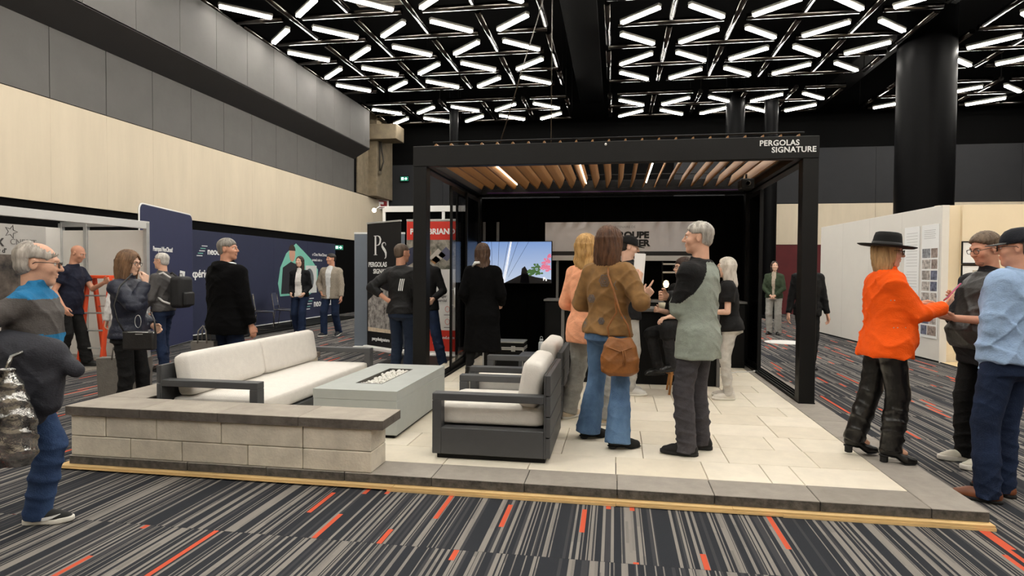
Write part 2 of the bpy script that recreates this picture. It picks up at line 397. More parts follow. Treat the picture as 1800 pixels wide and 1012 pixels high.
# plywood sheets under the edge
xs = [-4.20, -1.54, 0.02, 1.05, 2.248]
for a, b, z0 in zip(xs, xs[1:], (0.012, 0.0, 0.004, 0.0)):
    rbox('plywood_board', (a+0.001, b-0.001, 4.085, 4.9, z0, 0.019), M_ply, plat, bev=0.001)
for a, b in ((-4.16, -1.50), (-1.497, 0.75), (0.753, 2.243)): rbox('plywood_board', (a, b, 4.09, 4.9, 0.020, 0.034), M_ply, plat, bev=0.001)
rbox('plywood_board', (-4.16, -3.4, 4.9, 8.2, 0, 0.034), M_ply, plat); rbox('plywood_board', (1.5, 2.243, 4.9, 10.6, 0, 0.034), M_ply, plat)
rbox('base_slab', (-3.70, 2.0, 4.2, 10.55, 0.0, 0.046), M_black, plat)
def paver(x0, x1, y0, y1):
    mb = MB().box(x0+0.002, x1-0.002, y0+0.002, y1-0.002, 0.035, ZP, 0.004)
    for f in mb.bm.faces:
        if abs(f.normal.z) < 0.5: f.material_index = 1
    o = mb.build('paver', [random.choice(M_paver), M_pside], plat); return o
bx = [-4.10, -3.10, -2.47, -1.87, -1.235, -0.588, 0.029, 0.645, 1.28, 1.915]
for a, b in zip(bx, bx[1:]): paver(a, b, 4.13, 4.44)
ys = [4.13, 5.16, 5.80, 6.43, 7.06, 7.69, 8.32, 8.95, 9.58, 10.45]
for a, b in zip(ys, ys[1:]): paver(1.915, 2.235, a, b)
rnd = random.Random(11)
def tile(x0, x1, y0, y1):
    MB().box(x0+0.0025, x1-0.0025, y0+0.0025, y1-0.0025, 0.05, ZP-0.001+rnd.uniform(-0.0008, 0.0008), 0.003).build('tile', rnd.choice(M_tile), plat)
fixed = {0: [-1.24, -0.61, 0.02, 0.65, 1.07, 1.28, 1.915], 1: [-1.03, -0.40, 0.23, 0.86, 1.50, 1.915]}
for r in range(14):
    y0 = 4.44 + 0.42*r; y1 = min(y0+0.42, 10.45)
    if y1 - y0 < 0.05: break
    left = -3.72 if y0 < 8 else -2.6
    js = list(fixed[r]) if r in fixed else [1.915]
    if r not in fixed: js.insert(0, 1.915 - rnd.choice((0.21, 0.42, 0.63, 0.5)))
    while js[0] > left + 0.7: js.insert(0, js[0] - rnd.choice((0.63, 0.63, 0.42, 0.63, 0.21)))
    js.insert(0, left) if js[0] - left > 0.1 else js.__setitem__(0, left)
    for a, b in zip(js, js[1:]): tile(a, b, y0, y1)

# ================================================================== seat wall (ledge)
M_block = [mat('wall_block_%d' % i, c, 0.9, 0, 0.16, 5, 0.4, 60) for i, c in enumerate(((208, 199, 182), (201, 192, 176), (214, 205, 188)))]
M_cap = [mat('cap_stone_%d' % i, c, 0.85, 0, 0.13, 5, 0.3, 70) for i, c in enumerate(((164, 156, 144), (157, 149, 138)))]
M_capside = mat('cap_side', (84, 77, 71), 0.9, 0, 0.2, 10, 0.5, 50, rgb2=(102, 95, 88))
sw = thing('seat_wall', 'low L-shaped seat wall of pale blocks with dark cap stones', 'wall', (0, 0, ZP))
def block(x0, x1, y0, y1, z0, z1):
    j = rnd.uniform(-0.003, 0.003)
    MB().box(x0+0.003, x1-0.003, y0+j+0.001, y1-0.001, z0+0.0015, z1-0.0025, 0.005).build('block', rnd.choice(M_block), sw)
c1 = [-4.09, -3.58, -3.15, -2.62, -2.19, -1.67]; c2 = [-4.09, -3.79, -3.36, -2.83, -2.19, -1.67]
for a, b in zip(c1, c1[1:]): block(a, b, 4.14, 4.42, 0.0, 0.15)
for a, b in zip(c2, c2[1:]): block(a, b, 4.14, 4.42, 0.15, 0.31)
yb1 = [4.42, 4.85, 5.4, 5.9, 6.5, 7.0, 7.52]; yb2 = [4.42, 5.1, 5.6, 6.2, 6.75, 7.52]
for a, b in zip(yb1, yb1[1:]): block(-4.09, -3.76, a, b, 0.0, 0.15)
for a, b in zip(yb2, yb2[1:]): block(-4.09, -3.76, a, b, 0.15, 0.31)
def capstone(x0, x1, y0, y1):
    mb = MB().box(x0+0.0015, x1-0.0015, y0, y1, 0.31, 0.380, 0.004)
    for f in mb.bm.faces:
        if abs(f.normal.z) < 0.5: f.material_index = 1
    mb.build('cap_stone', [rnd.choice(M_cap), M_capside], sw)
cx = [-4.12, -3.484, -2.846, -2.214, -1.58]
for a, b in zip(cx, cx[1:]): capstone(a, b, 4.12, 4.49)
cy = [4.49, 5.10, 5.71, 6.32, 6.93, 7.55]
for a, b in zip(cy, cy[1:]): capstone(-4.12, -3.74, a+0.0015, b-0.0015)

# ================================================================== outdoor furniture
M_frame = mat('charcoal_powder_coat', (66, 67, 69), 0.5, 0.0, 0.04, 20, 0.1, 200)
M_cush = mat('off_white_outdoor_fabric', (222, 217, 209), 0.9, 0, 0.04, 18, 0.25, 120)
M_cush_s = mat('light_grey_piping', (196, 191, 183), 0.9)
def cushion(name, x0, x1, y0, y1, z0, z1, parent, M=None, r=0.045, puff=0.012):
    """soft rectangular cushion"""
    mb = MB(); nx, ny, nz = 10, 10, 4
    bmesh.ops.create_cube(mb.bm, size=2.0)
    bmesh.ops.subdivide_edges(mb.bm, edges=mb.bm.edges[:], cuts=7, use_grid_fill=True)
    hx, hy, hz = (x1-x0)/2, (y1-y0)/2, (z1-z0)/2; c = Vector(((x0+x1)/2, (y0+y1)/2, (z0+z1)/2))
    for v in mb.bm.verts:
        p = v.co
        q = Vector((p.x*hx, p.y*hy, p.z*hz)); core = Vector((max(-hx+r, min(hx-r, q.x)), max(-hy+r, min(hy-r, q.y)), max(-hz+r, min(hz-r, q.z))))
        # sharpen the sampling near the borders
        s_ = Vector((math.copysign(abs(p.x)**0.55, p.x)*hx, math.copysign(abs(p.y)**0.55, p.y)*hy, math.copysign(abs(p.z)**0.7, p.z)*hz))
        core = Vector((max(-hx+r, min(hx-r, s_.x)), max(-hy+r, min(hy-r, s_.y)), max(-hz+r, min(hz-r, s_.z))))
        dlt = s_ - core
        v.co = core + (dlt.normalized()*r if dlt.length > 1e-6 else dlt)
        u, w_, t_ = 1-p.x*p.x, 1-p.y*p.y, 1-p.z*p.z
        v.co += Vector((p.x*w_*t_, p.y*u*t_, p.z*u*w_))*puff
    for f in mb.bm.faces: f.smooth = True
    if M is not None: bmesh.ops.transform(mb.bm, matrix=M, verts=mb.bm.verts)
    bmesh.ops.translate(mb.bm, vec=c, verts=mb.bm.verts) if M is None else None
    return mb.build(name, M_cush, parent)
def lounge(name, label, loc, rz, W, D, cushions, arm_h, back_h, base_h, group=None):
    """local frame: x = width, y: 0 front .. D back"""
    t = thing(name, label, 'armchair' if name == 'armchair' else 'sofa', loc, rz, group)
    a = 0.10
    rbox('base', (-W/2+0.03, W/2-0.03, 0.03, D-0.04, 0.0, 0.05), M_black, t)
    for sd in (-1, 1):
        x0, x1 = (W/2-a, W/2) if sd > 0 else (-W/2, -W/2+a)
        arm = rbox('armrest', (x0, x1, 0.0, D-0.05, arm_h-0.055, arm_h), M_frame, t)
        rbox('arm_post', (x0, x1, 0.0, 0.07, 0.04, arm_h-0.055), M_frame, arm)
        rbox('side_panel', (x0+0.0, x1-0.0, 0.07, D-0.05, 0.04, base_h), M_frame, arm)
    rbox('front_rail', (-W/2+a, W/2-a, 0.0, 0.04, 0.05, base_h), M_frame, t)
    rbox('seat_deck', (-W/2+a, W/2-a, 0.04, D-0.05, base_h-0.06, base_h-0.01), M_frame, t)
    bk = rbox('back_frame', (-W/2, W/2, D-0.05, D-0.035, 0.04, back_h), M_frame, t)
    n = 4; hh = (back_h-0.04)/n
    for i in range(n): rbox('slat', (-W/2, W/2, D-0.035, D-0.002, 0.04+i*hh+0.004, 0.04+(i+1)*hh-0.004), M_frame, bk, bev=0.003)
    sh = base_h + 0.15
    cushion('seat_cushion', -W/2+a+0.005, W/2-a-0.005, 0.015, D-0.06, base_h, sh, t, puff=0.008)
    cw = (W - 2*a)/cushions; bh = 0.36
    for i in range(cushions):
        M = Matrix.Translation((-W/2+a+cw*(i+0.5), D-0.165, sh+bh/2-0.005)) @ Matrix.Rotation(rad(-10), 4, 'X')
        cushion('back_cushion', -cw/2+0.004, cw/2-0.004, -0.085, 0.085, -bh/2, bh/2, t, M, r=0.06, puff=0.012)
    return t
# sofa faces +X (back towards the left ledge); chairs face -X
lounge('sofa', 'long charcoal framed sofa with off-white cushions behind the seat wall', (-2.80, 5.775, ZP), rad(90), 2.42, 0.90, 2, 0.52, 0.64, 0.22)
lounge('armchair', 'nearest charcoal armchair with off-white cushions facing the fire table', (-1.357, 5.03, ZP), rad(-90), 0.94, 0.90, 1, 0.50, 0.66, 0.24, 'lounge chairs facing the fire table')
lounge('armchair', 'farther charcoal armchair with off-white cushions behind the near one', (-1.38, 6.37, ZP), rad(-90), 0.94, 0.90, 1, 0.50, 0.66, 0.24, 'lounge chairs facing the fire table')
# fire table
M_fire = mat('pale_grey_concrete', (170, 174, 170), 0.7, 0, 0.04, 6, 0.08, 50)
ft = thing('fire_table', 'pale grey concrete fire table with glass pebbles in its trough', 'fire table', (-2.18, 5.77, ZP))
hw, hd, ht = 0.378, 0.75, 0.405; ow, od = 0.125, 0.43
b = MB()
b.box(-hw, hw, -hd, hd, 0.03, ht-0.08, 0.006)
b.build('body', M_fire, ft)
top = MB()
for x0, x1, y0, y1 in ((-hw, -ow, -hd, hd), (ow, hw, -hd, hd), (-ow, ow, -hd, -od), (-ow, ow, od, hd)): top.box(x0, x1, y0, y1, ht-0.08, ht)
bmesh.ops.remove_doubles(top.bm, verts=top.bm.verts, dist=0.0005)
top.build('top', M_fire, ft)
rbox('plinth', (-hw+0.03, hw-0.03, -hd+0.03, hd-0.03, 0.0, 0.03), M_black, ft)
tr = MB()
for x0, x1, y0, y1 in ((-ow, -ow+0.006, -od, od), (ow-0.006, ow, -od, od), (-ow, ow, -od, -od+0.006), (-ow, ow, od-0.006, od)): tr.box(x0, x1, y0, y1, ht-0.07, ht+0.003)
tr.build('trough', mat('steel_trough', (92, 90, 86), 0.4, 0.8), ft)
rbox('pebble_bed', (-ow+0.006, ow-0.006, -od+0.006, od-0.006, ht-0.08, ht-0.038), mat('pebble_bed', (176, 173, 164), 0.8, 0, 0.3, 60), ft, bev=0)
gm = MB(); gr = random.Random(3)
for i in range(420):
    x, yv, s_ = gr.uniform(-ow+0.02, ow-0.02), gr.uniform(-od+0.02, od-0.02), gr.uniform(0.010, 0.021)
    r = bmesh.ops.create_icosphere(gm.bm, subdivisions=1, radius=s_)
    z = ht - 0.040 + gr.uniform(0, 0.034)*(1-abs(x)/ow*0.4)
    bmesh.ops.transform(gm.bm, matrix=Matrix.Translation((x, yv, z)) @ Matrix.Rotation(gr.uniform(0, 6), 4, 'Z') @ Matrix.Scale(gr.uniform(0.6, 1), 4, (0, 0, 1)), verts=r['verts'])
tag(gm.build('glass_pebbles', mat('clear_glass_pebble', (222, 220, 212), 0.2, spec=0.6), ft), kind='stuff')
# ================================================================== pergola
M_perg = mat('black_powder_coat', (10, 10, 10), 0.5, 0.0, 0.05, 20, 0.08, 200, spec=0.25)
M_wood = mat('cedar_louver', (142, 100, 52), 0.5, 0, 0.12, 3, 0.15, 30, stretch=(12, 0.6, 12))
M_led = mat('led_strip', (255, 248, 235), 0.4, emit=(255, 240, 214), estr=14.0)
PX0, PX1, PY0, PY1 = -2.40, 2.164, 7.238, 10.41
pg = thing('pergola', 'black louvered pergola with tilted wooden slats and lettered front beam', 'pergola', (0, 0, ZP))
for x in (PX0, PX1-0.165):
    for y in (PY0, PY1-0.165):
        p = rbox('post', (x, x+0.165, y, y+0.165, 0, 2.672), M_perg, pg, bev=0.006)
        rbox('foot_plate', (x-0.004, x+0.169, y-0.004, y+0.169, 0, 0.012), M_black, p, bev=0.002)
zb, zt = 2.672, 2.913
fbm = rbox('front_beam', (PX0, PX1, PY0, PY0+0.12, zb, zt), M_perg, pg, bev=0.005)
rbox('rear_beam', (PX0, PX1, PY1-0.12, PY1, zb, zt), M_perg, pg, bev=0.005)
for x in (PX0, PX1-0.12): rbox('side_beam', (x, x+0.12, PY0+0.12, PY1-0.12, zb, zt), M_perg, pg, bev=0.005)
for x in (PX0+0.12, PX1-0.20): rbox('gutter', (x, x+0.08, PY0+0.12, PY1-0.12, zb+0.02, zb+0.11), M_perg, pg, bev=0.004)
for y in (PY0+0.12, PY1-0.20): rbox('gutter', (PX0+0.2, PX1-0.2, y, y+0.08, zb+0.02, zb+0.11), M_perg, pg, bev=0.004)
t1 = text('lettering', 'PERGOLAS', 0.084, M_print_white, fbm, (1.545, PY0-0.002, 2.815), bold=0.0016, space=1.04)
t2 = text('lettering', 'SIGNATURE', 0.084, M_print_white, fbm, (1.672, PY0-0.002, 2.740), bold=0.0016, space=1.04)
sen = MB(); sen.lathe([(0.0, 0.0), (0.014, 0.0), (0.014, 0.016), (0.0, 0.018)], seg=12); sen.xf(Matrix.Translation((-0.12, PY0, 2.875)) @ Matrix.Rotation(PI/2, 4, 'X')).build('sensor_button', M_white, fbm)
lv = MB()   # louver section: slim curved blade, tilted about 69 degrees
sec = [(-0.105, 0.0), (-0.09, -0.012), (0.0, -0.017), (0.09, -0.012), (0.105, 0.0), (0.09, 0.012), (0.0, 0.010), (-0.09, 0.010)]
an = rad(69)
sec = [(a*math.cos(an)-b*math.sin(an), a*math.sin(an)+b*math.cos(an)) for a, b in sec]
lv.prism(sec, PY0+0.13, PY1-0.14); lme = lv.mesh('louver'); lme.materials.append(M_wood)
led_me = MB().box(-0.011, 0.011, PY0+0.2, PY1-0.22, -0.004, 0.004).xf(Matrix.Rotation(an+PI, 4, 'Y')).mesh('led_strip'); led_me.materials.append(M_led)
for i in range(23):
    x = -2.19 + 0.1885*i; z = 2.868
    l = inst('louver', lme, pg, (x, 0, z))
    if i in (3, 9, 14): inst('led_strip', led_me, l, (0.022, 0, -0.012))
MB().tube([(-2.2, PY0+0.16, 2.985), (2.05, PY0+0.16, 2.985)], 0.010, 6).build('link_bar', M_perg, pg)
MB().tube([(-2.2, PY1-0.20, 2.985), (2.05, PY1-0.20, 2.985)], 0.010, 6).build('link_bar', M_perg, pg)
rbox('purple_led_strip', (-2.1, 1.9, PY1-0.215, PY1-0.205, zb+0.04, zb+0.055), mat('purple_led', (50, 20, 60), 0.4, emit=(120, 30, 140), estr=0.04), pg, bev=0)
# sliding side screens
M_glass = mat('dark_tinted_glass', (6, 7, 9), 0.08, 0, alpha=0.35, spec=0.3)
M_glass2 = mat('black_screen_glass', (4, 4, 5), 0.25, 0, spec=0.12)
def screen(label, x, y0, y1, gm, rz=0, handle=False):
    t = thing('sliding_screen', label, 'screen', (x, y0, ZP+0.03), group='sliding side screens of the pergola')
    w_ = y1-y0
    fr = MB(); s_ = 0.045
    for a in ((0, s_), (w_-s_, w_)): fr.box(-0.015, 0.015, a[0], a[1], 0, 2.60)
    fr.box(-0.015, 0.015, s_, w_-s_, 0, 0.07); fr.box(-0.015, 0.015, s_, w_-s_, 2.54, 2.60)
    fr.build('frame', M_perg, t)
    MB().box(-0.004, 0.004, s_, w_-s_, 0.07, 2.54).build('pane', gm, t)
    if handle:
        MB().tube([(0.05, 0.03, 0.88), (0.05, 0.03, 1.16)], 0.010, 8).tube([(0.0, 0.03, 0.91), (0.05, 0.03, 0.91)], 0.008, 6).tube([(0.0, 0.03, 1.13), (0.05, 0.03, 1.13)], 0.008, 6).build('handle', M_alu, t)
screen('front left sliding glass screen with a bar handle', -2.30, 8.62, 9.62, M_glass, handle=True)
screen('middle left sliding screen stacked behind the handle', -2.345, 9.12, 10.12, M_glass)
screen('rear left sliding screen against the back wall', -2.26, 9.38, 10.24, M_glass2)
screen('front black sliding screen beside the right rear post', 2.06, 9.48, 10.24, M_glass2)
screen('inner black sliding screen beside the right rear post', 2.105, 9.60, 10.24, M_glass2)
for x, lab in ((-2.31, 'triple black floor track along the left side of the pergola'), (2.08, 'triple black floor track along the right side of the pergola')):
    t = thing('floor_track', lab, 'track', (x, PY0+0.165, ZP))
    rbox('base', (-0.085, 0.085, 0, PY1-PY0-0.33, 0, 0.012), M_black, t)
    for dx in (-0.075, -0.03, 0.015, 0.06): rbox('rail', (dx, dx+0.012, 0, PY1-PY0-0.33, 0.012, 0.03), M_perg, t, bev=0.002)
rz_ = thing('ceiling_projector', 'small black projector under the right end of the pergola roof', 'projector', (1.62, 8.3, ZP+2.55))
MB().box(-0.08, 0.08, -0.12, 0.12, -0.07, 0.05, 0.012).build('body', M_perg, rz_); MB().tube([(0, 0, 0.05), (0, 0, 0.12)], 0.012, 8).build('bracket', M_perg, rz_)
MB().lathe([(0.0, 0.0), (0.025, 0.0), (0.03, 0.02)], (0, 0, 0), 12).xf(Matrix.Translation((0, -0.12, -0.01)) @ Matrix.Rotation(PI/2, 4, 'X')).build('lens', M_alu, rz_)

# ================================================================== black back wall of the stand
bw = thing('stand_back_wall', 'black panelled back wall of the stand with thin aluminium posts', 'wall', (0, 10.46, ZP))
M_blackcloth = mat('black_stand_panel', (2, 2, 2), 0.95, spec=0.05)
for i, x in enumerate((-2.42, -1.47, -0.52, 0.43, 1.38)): rbox('panel', (x+0.001, min(x+0.949, 2.2), 0, 0.04, 0.0, 2.66), M_blackcloth, bw)
for x, zz in ((-1.965, 2.36), (-0.95, 1.74), (-2.20, 2.36)): rbox('post', (x-0.022, x+0.022, -0.035, 0.0, 0.0, zz-0.1), mat('dull_aluminium', (120, 120, 120), 0.5, 0.6), bw)
# partner sign
sg = thing('partner_sign', 'wide grey partner sign with bold black lettering on the back wall', 'sign', (-1.155, 10.39, 0))
K = 10.39/9.75
M_signgrey = mat('sign_grey', (204, 200, 200), 0.7, 0, 0.04, 4)
rbox('board', (0, 2.52, 0, 0.02, 1.865, 2.345), M_signgrey, sg, bev=0.003)
rbox('black_strip', (0, 2.52, 0.0, 0.02, 1.80, 1.862), mat('sign_black', (28, 26, 24), 0.7), sg, bev=0.002)
rbox('white_strip', (0, 2.52, 0.0, 0.02, 1.715, 1.797), mat('sign_white', (205, 202, 198), 0.7), sg, bev=0.002)
M_signtxt = mat('sign_text_grey', (146, 142, 142), 0.7); M_signblk = mat('sign_text_black', (14, 13, 13), 0.7)
text('lettering', 'FIER PARTENAIRE DE', 0.055, M_signtxt, sg, (1.22, -0.002, 2.245), align='CENTER')
text('lettering', 'GROUPE', 0.142, M_signblk, sg, (1.69, -0.002, 2.085), bold=0.008, align='RIGHT', sx=1.1)
text('lettering', 'HER', 0.142, M_signblk, sg, (1.70, -0.002, 1.955), bold=0.008, align='RIGHT', sx=1.1)
text('lettering', 'AMÉNAGEMENT PAYSAGER', 0.045, M_signtxt, sg, (1.30, -0.002, 1.815), align='CENTER', sx=1.2)
# television
def tv_material():
    m, nt, b = nodes_mat('tv_picture'); N, L = nt.nodes.new, nt.links.new
    b.inputs['Base Color'].default_value = (0.01, 0.01, 0.012, 1); b.inputs['Roughness'].default_value = 0.25
    tc = N('ShaderNodeTexCoord'); sp = N('ShaderNodeSeparateXYZ'); L(tc.outputs['Object'], sp.inputs[0])
    r = N('ShaderNodeValToRGB'); mr = N('ShaderNodeMapRange'); mr.inputs[1].default_value = 0; mr.inputs[2].default_value = 0.68; L(sp.outputs[2], mr.inputs[0])
    r.color_ramp.elements[0].color = (*lin((206, 220, 242)), 1); r.color_ramp.elements[1].color = (*lin((132, 166, 222)), 1)
    L(mr.outputs[0], r.inputs[0])
    L(r.outputs[0], b.inputs['Emission Color']); b.inputs['Emission Strength'].default_value = 0.85
    return m
tv = thing('television', 'flat television showing a pergola under blue sky on the back wall', 'television', (-2.22, 10.30, 1.335))
rbox('case', (-0.012, 1.192, 0.004, 0.05, -0.012, 0.697), M_black, tv, bev=0.005)
MB().box(0, 1.18, 0.0, 0.003, 0, 0.685).build('screen', tv_material(), tv)
rbox('wall_bracket', (0.45, 0.75, 0.05, 0.14, 0.2, 0.5), M_black, tv)
tvp = MB(); tvp.prism([(0.40, 0.0), (0.72, 0.16), (0.92, 0.10), (1.18, 0.06), (1.18, 0.0)], -0.002, -0.0005); tvp.prism([(0.66, 0.0), (0.69, 0.24), (0.74, 0.28), (0.79, 0.20), (0.82, 0.0)], -0.002, -0.0005)
tvp.build('picture_ground', mat('tv_dark', (10, 10, 14), 0.4, emit=(20, 18, 20), estr=0.3), tv)
for col, cs, nm in (((70, 105, 60), [(0.88, 0.2, 0.06), (0.93, 0.27, 0.05), (0.84, 0.17, 0.05), (0.97, 0.18, 0.06)], 'picture_leaves'), ((224, 120, 150), [(1.05, 0.28, 0.06), (1.10, 0.36, 0.05), (1.12, 0.24, 0.05), (1.15, 0.45, 0.03)], 'picture_flowers')):
    q = MB(); rr = random.Random(5)
    for (x, z, r_) in cs:
        for _ in range(16):
            a, dd = rr.uniform(0, 6.28), rr.uniform(0, r_); px_, pz_ = x+dd*math.cos(a), z+dd*math.sin(a); s_ = rr.uniform(0.014, 0.032)
            px_ = min(px_, 1.16)
            q.prism([(px_+s_*math.cos(t), pz_+s_*math.sin(t)*0.7) for t in np.linspace(0, 2*PI, 7)[:-1]], -0.003 - rr.random()*0.001, -0.0022)
    q.build(nm, mat('tv_'+nm, col, 0.4, emit=col, estr=0.7), tv)
q = MB()
for a, b_ in (((0.28, 0.0), (0.30, 0.685)), ((0.335, 0.0), (0.46, 0.685)), ((0.40, 0.05), (0.62, 0.685)), ((0.06, 0.55), (0.12, 0.685)), ((0.19, 0.0), (0.17, 0.685)), ((0.46, 0.1), (0.80, 0.685))): q.prism([a, (a[0]+0.005, a[1]), (b_[0]+0.005, b_[1]), b_], -0.0015, -0.0004)
q.build('picture_wires', mat('tv_line', (40, 50, 70), 0.4), tv)
q = MB(); q.prism([(0.36, 0.0), (0.41, 0.0), (0.52, 0.685), (0.49, 0.685)], -0.0015, -0.0004); q.build('picture_beam', mat('tv_beam', (225, 232, 245), 0.4, emit=(225, 232, 245), estr=0.8), tv)
text('lettering', 'P', 0.075, mat('tv_white', (240, 240, 240), 0.4, emit=(240, 240, 240), estr=1.0), tv, (1.045, -0.003, 0.045), bold=0.002); text('lettering', 's', 0.07, MATS['tv_white'], tv, (1.085, -0.003, 0.04), bold=0.002)

# bar counter
M_ctr = mat('grey_counter', (104, 103, 101), 0.5, 0, 0.05, 10)
bc = thing('bar_counter', 'black bar counter with grey waterfall top inside the pergola', 'counter', (0, 8.09, ZP))
rbox('worktop', (-0.68, 1.30, -0.02, 0.62, 0.925, 0.965), M_ctr, bc); rbox('end_panel', (-0.68, -0.64, -0.02, 0.62, 0, 0.925), M_ctr, bc); rbox('end_panel', (1.26, 1.30, -0.02, 0.62, 0, 0.925), M_ctr, bc)
rbox('front_panel', (-0.64, 1.26, 0.02, 0.05, 0.0, 0.925), M_black, bc)
bc2 = thing('back_counter', 'black back counter with thin grey top under the partner sign', 'counter', (0, 9.75, ZP))
rbox('worktop', (-1.10, 1.95, 0, 0.55, 0.965, 0.995), M_ctr, bc2); rbox('cabinet', (-1.08, 1.93, 0.03, 0.55, 0.0, 0.965), M_black, bc2)
for i in range(4): rbox('door', (-1.06+0.75*i, -0.33+0.75*i, 0.015, 0.03, 0.06, 0.95), M_black, bc2)
# shelf rack with small lamp on the back counter
sk = thing('shelf_rack', 'black rack with two pale shelves on the back counter', 'shelf', (1.12, 10.15, ZP+0.995))
for x in (-0.38, 0.38): MB().tube([(x, 0, 0), (x, 0, 0.60)], 0.012, 8).build('upright', M_black, sk)
for z in (0.42, 0.55): rbox('shelf', (-0.38, 0.38, -0.1, 0.1, z, z+0.025), mat('pale_shelf', (198, 192, 184), 0.6), sk)
lp = thing('table_lamp', 'small glowing table lamp on the back counter', 'lamp', (0.79, 10.05, ZP+0.995))
MB().lathe([(0.06, 0), (0.06, 0.015), (0.012, 0.025), (0.010, 0.20)], seg=16).build('stand', M_black, lp)
MB().lathe([(0.0, 0.19), (0.03, 0.205), (0.045, 0.25), (0.03, 0.295), (0.0, 0.31)], seg=16).build('bulb', mat('warm_bulb', (255, 225, 170), 0.4, emit=(255, 214, 150), estr=9.0), lp)
# things on the bar counter
ZC = ZP + 0.965
lt = thing('laptop', 'closed dark laptop on the bar counter beside the leaning man', 'laptop', (0.28, 8.42, ZC)); rbox('base', (-0.17, 0.17, -0.12, 0.12, 0, 0.012), M_perg, lt); rbox('lid', (-0.17, 0.17, -0.12, 0.12, 0.0125, 0.02), mat('laptop_lid', (60, 62, 65), 0.4, 0.5), lt)
tp = thing('paper_cup', 'short cream paper cup on the bar counter', 'cup', (0.60, 8.16, ZC)); MB().lathe([(0, 0), (0.045, 0), (0.052, 0.075), (0.048, 0.075), (0.042, 0.004), (0, 0.004)], seg=20).build('cup', mat('cream_paper', (235, 224, 196), 0.6), tp)
nb_ = thing('open_notebook', 'open white notebook with a pen on the bar counter', 'notebook', (0.80, 8.34, ZC), rad(8)); rbox('page', (-0.15, -0.002, -0.1, 0.1, 0, 0.008), M_white, nb_); rbox('page', (0.002, 0.15, -0.1, 0.1, 0, 0.008), M_white, nb_); MB().tube([(-0.06, -0.08, 0.014), (0.02, 0.06, 0.014)], 0.005, 6).build('pen', M_black, nb_)
# wooden stool under the seated man
st = thing('bar_stool', 'wooden legged bar stool in front of the bar counter', 'stool', (0.80, 7.62, ZP))
M_oak = mat('oak_leg', (176, 122, 64), 0.5, 0, 0.15, 6, stretch=(1, 1, 0.2))
MB().lathe([(0, 0.62), (0.17, 0.62), (0.19, 0.64), (0.19, 0.68), (0.16, 0.70), (0, 0.70)], seg=24).build('seat', M_black, st)
for a in (45, 135, 225, 315): MB().tube([(0.12*math.cos(rad(a)), 0.12*math.sin(rad(a)), 0.62), (0.23*math.cos(rad(a)), 0.23*math.sin(rad(a)), 0)], [0.018, 0.013], 8).build('leg', M_oak, st)
MB().tube([(0.19*math.cos(a), 0.19*math.sin(a), 0.24) for a in np.linspace(0, 2*PI, 20, endpoint=False)], 0.009, 6, closed=True).build('foot_ring', M_oak, st)
# flight case, bottle table
fc = thing('flight_case', 'black flight case with aluminium edges on the patio floor', 'case', (-1.60, 9.15, ZP))
rbox('body', (-0.30, 0.30, -0.18, 0.18, 0.0, 0.30), M_black, fc, bev=0.006); rbox('lid', (-0.30, 0.30, -0.18, 0.18, 0.305, 0.40), M_black, fc, bev=0.006)
for z in (0.0, 0.28, 0.305, 0.385): rbox('edge_strip', (-0.305, 0.305, -0.186, 0.186, z, z+0.018), M_alu, fc, bev=0.002)
for x in (-0.306, 0.286): rbox('corner_strip', (x, x+0.02, -0.187, -0.167, 0.0, 0.30), M_alu, fc, bev=0.002)
for x in (-0.15, 0.15): rbox('latch', (x-0.03, x+0.03, -0.195, -0.185, 0.26, 0.34), M_alu, fc, bev=0.003)
tb = thing('side_table', 'low charcoal side table behind the far armchair', 'table', (-0.90, 7.45, ZP)); rbox('table_top', (-0.22, 0.22, -0.2, 0.2, 0.405, 0.435), M_frame, tb)
for sx_ in (-1, 1):
    for sy_ in (-1, 1): rbox('leg', (sx_*0.19-0.02, sx_*0.19+0.02, sy_*0.17-0.02, sy_*0.17+0.02, 0, 0.405), M_frame, tb)
wbt = thing('water_bottle', 'grey metal water bottle with loop cap on the low side table', 'bottle', (-0.86, 7.42, ZP+0.435))
MB().lathe([(0, 0), (0.034, 0), (0.036, 0.006), (0.036, 0.135), (0.026, 0.155), (0.0, 0.156)], seg=20).build('bottle_body', mat('grey_bottle', (168, 172, 174), 0.4, 0.3), wbt)
MB().lathe([(0, 0.156), (0.022, 0.156), (0.022, 0.185), (0, 0.186)], seg=16).build('cap', mat('grey_cap', (140, 144, 147), 0.5), wbt)
MB().tube([(0.014*math.cos(a), 0, 0.198+0.018*math.sin(a)) for a in np.linspace(-0.6, PI+0.6, 10)], 0.004, 6).build('loop', MATS['grey_cap'], wbt)
cbl = thing('power_cable', 'thin white cable lying on the tiles behind the counter', 'cable', (0, 0, ZP)); MB().tube([(1.30, 8.75, 0.006), (1.5, 9.1, 0.006), (1.75, 9.35, 0.006), (2.0, 9.42, 0.006)], 0.006, 6).build('cord', M_white, cbl)
MB().box(-0.03, 0.03, -0.02, 0.02, 0, 0.025, 0.004).build('plug', M_white, cbl, (2.0, 9.42, 0))

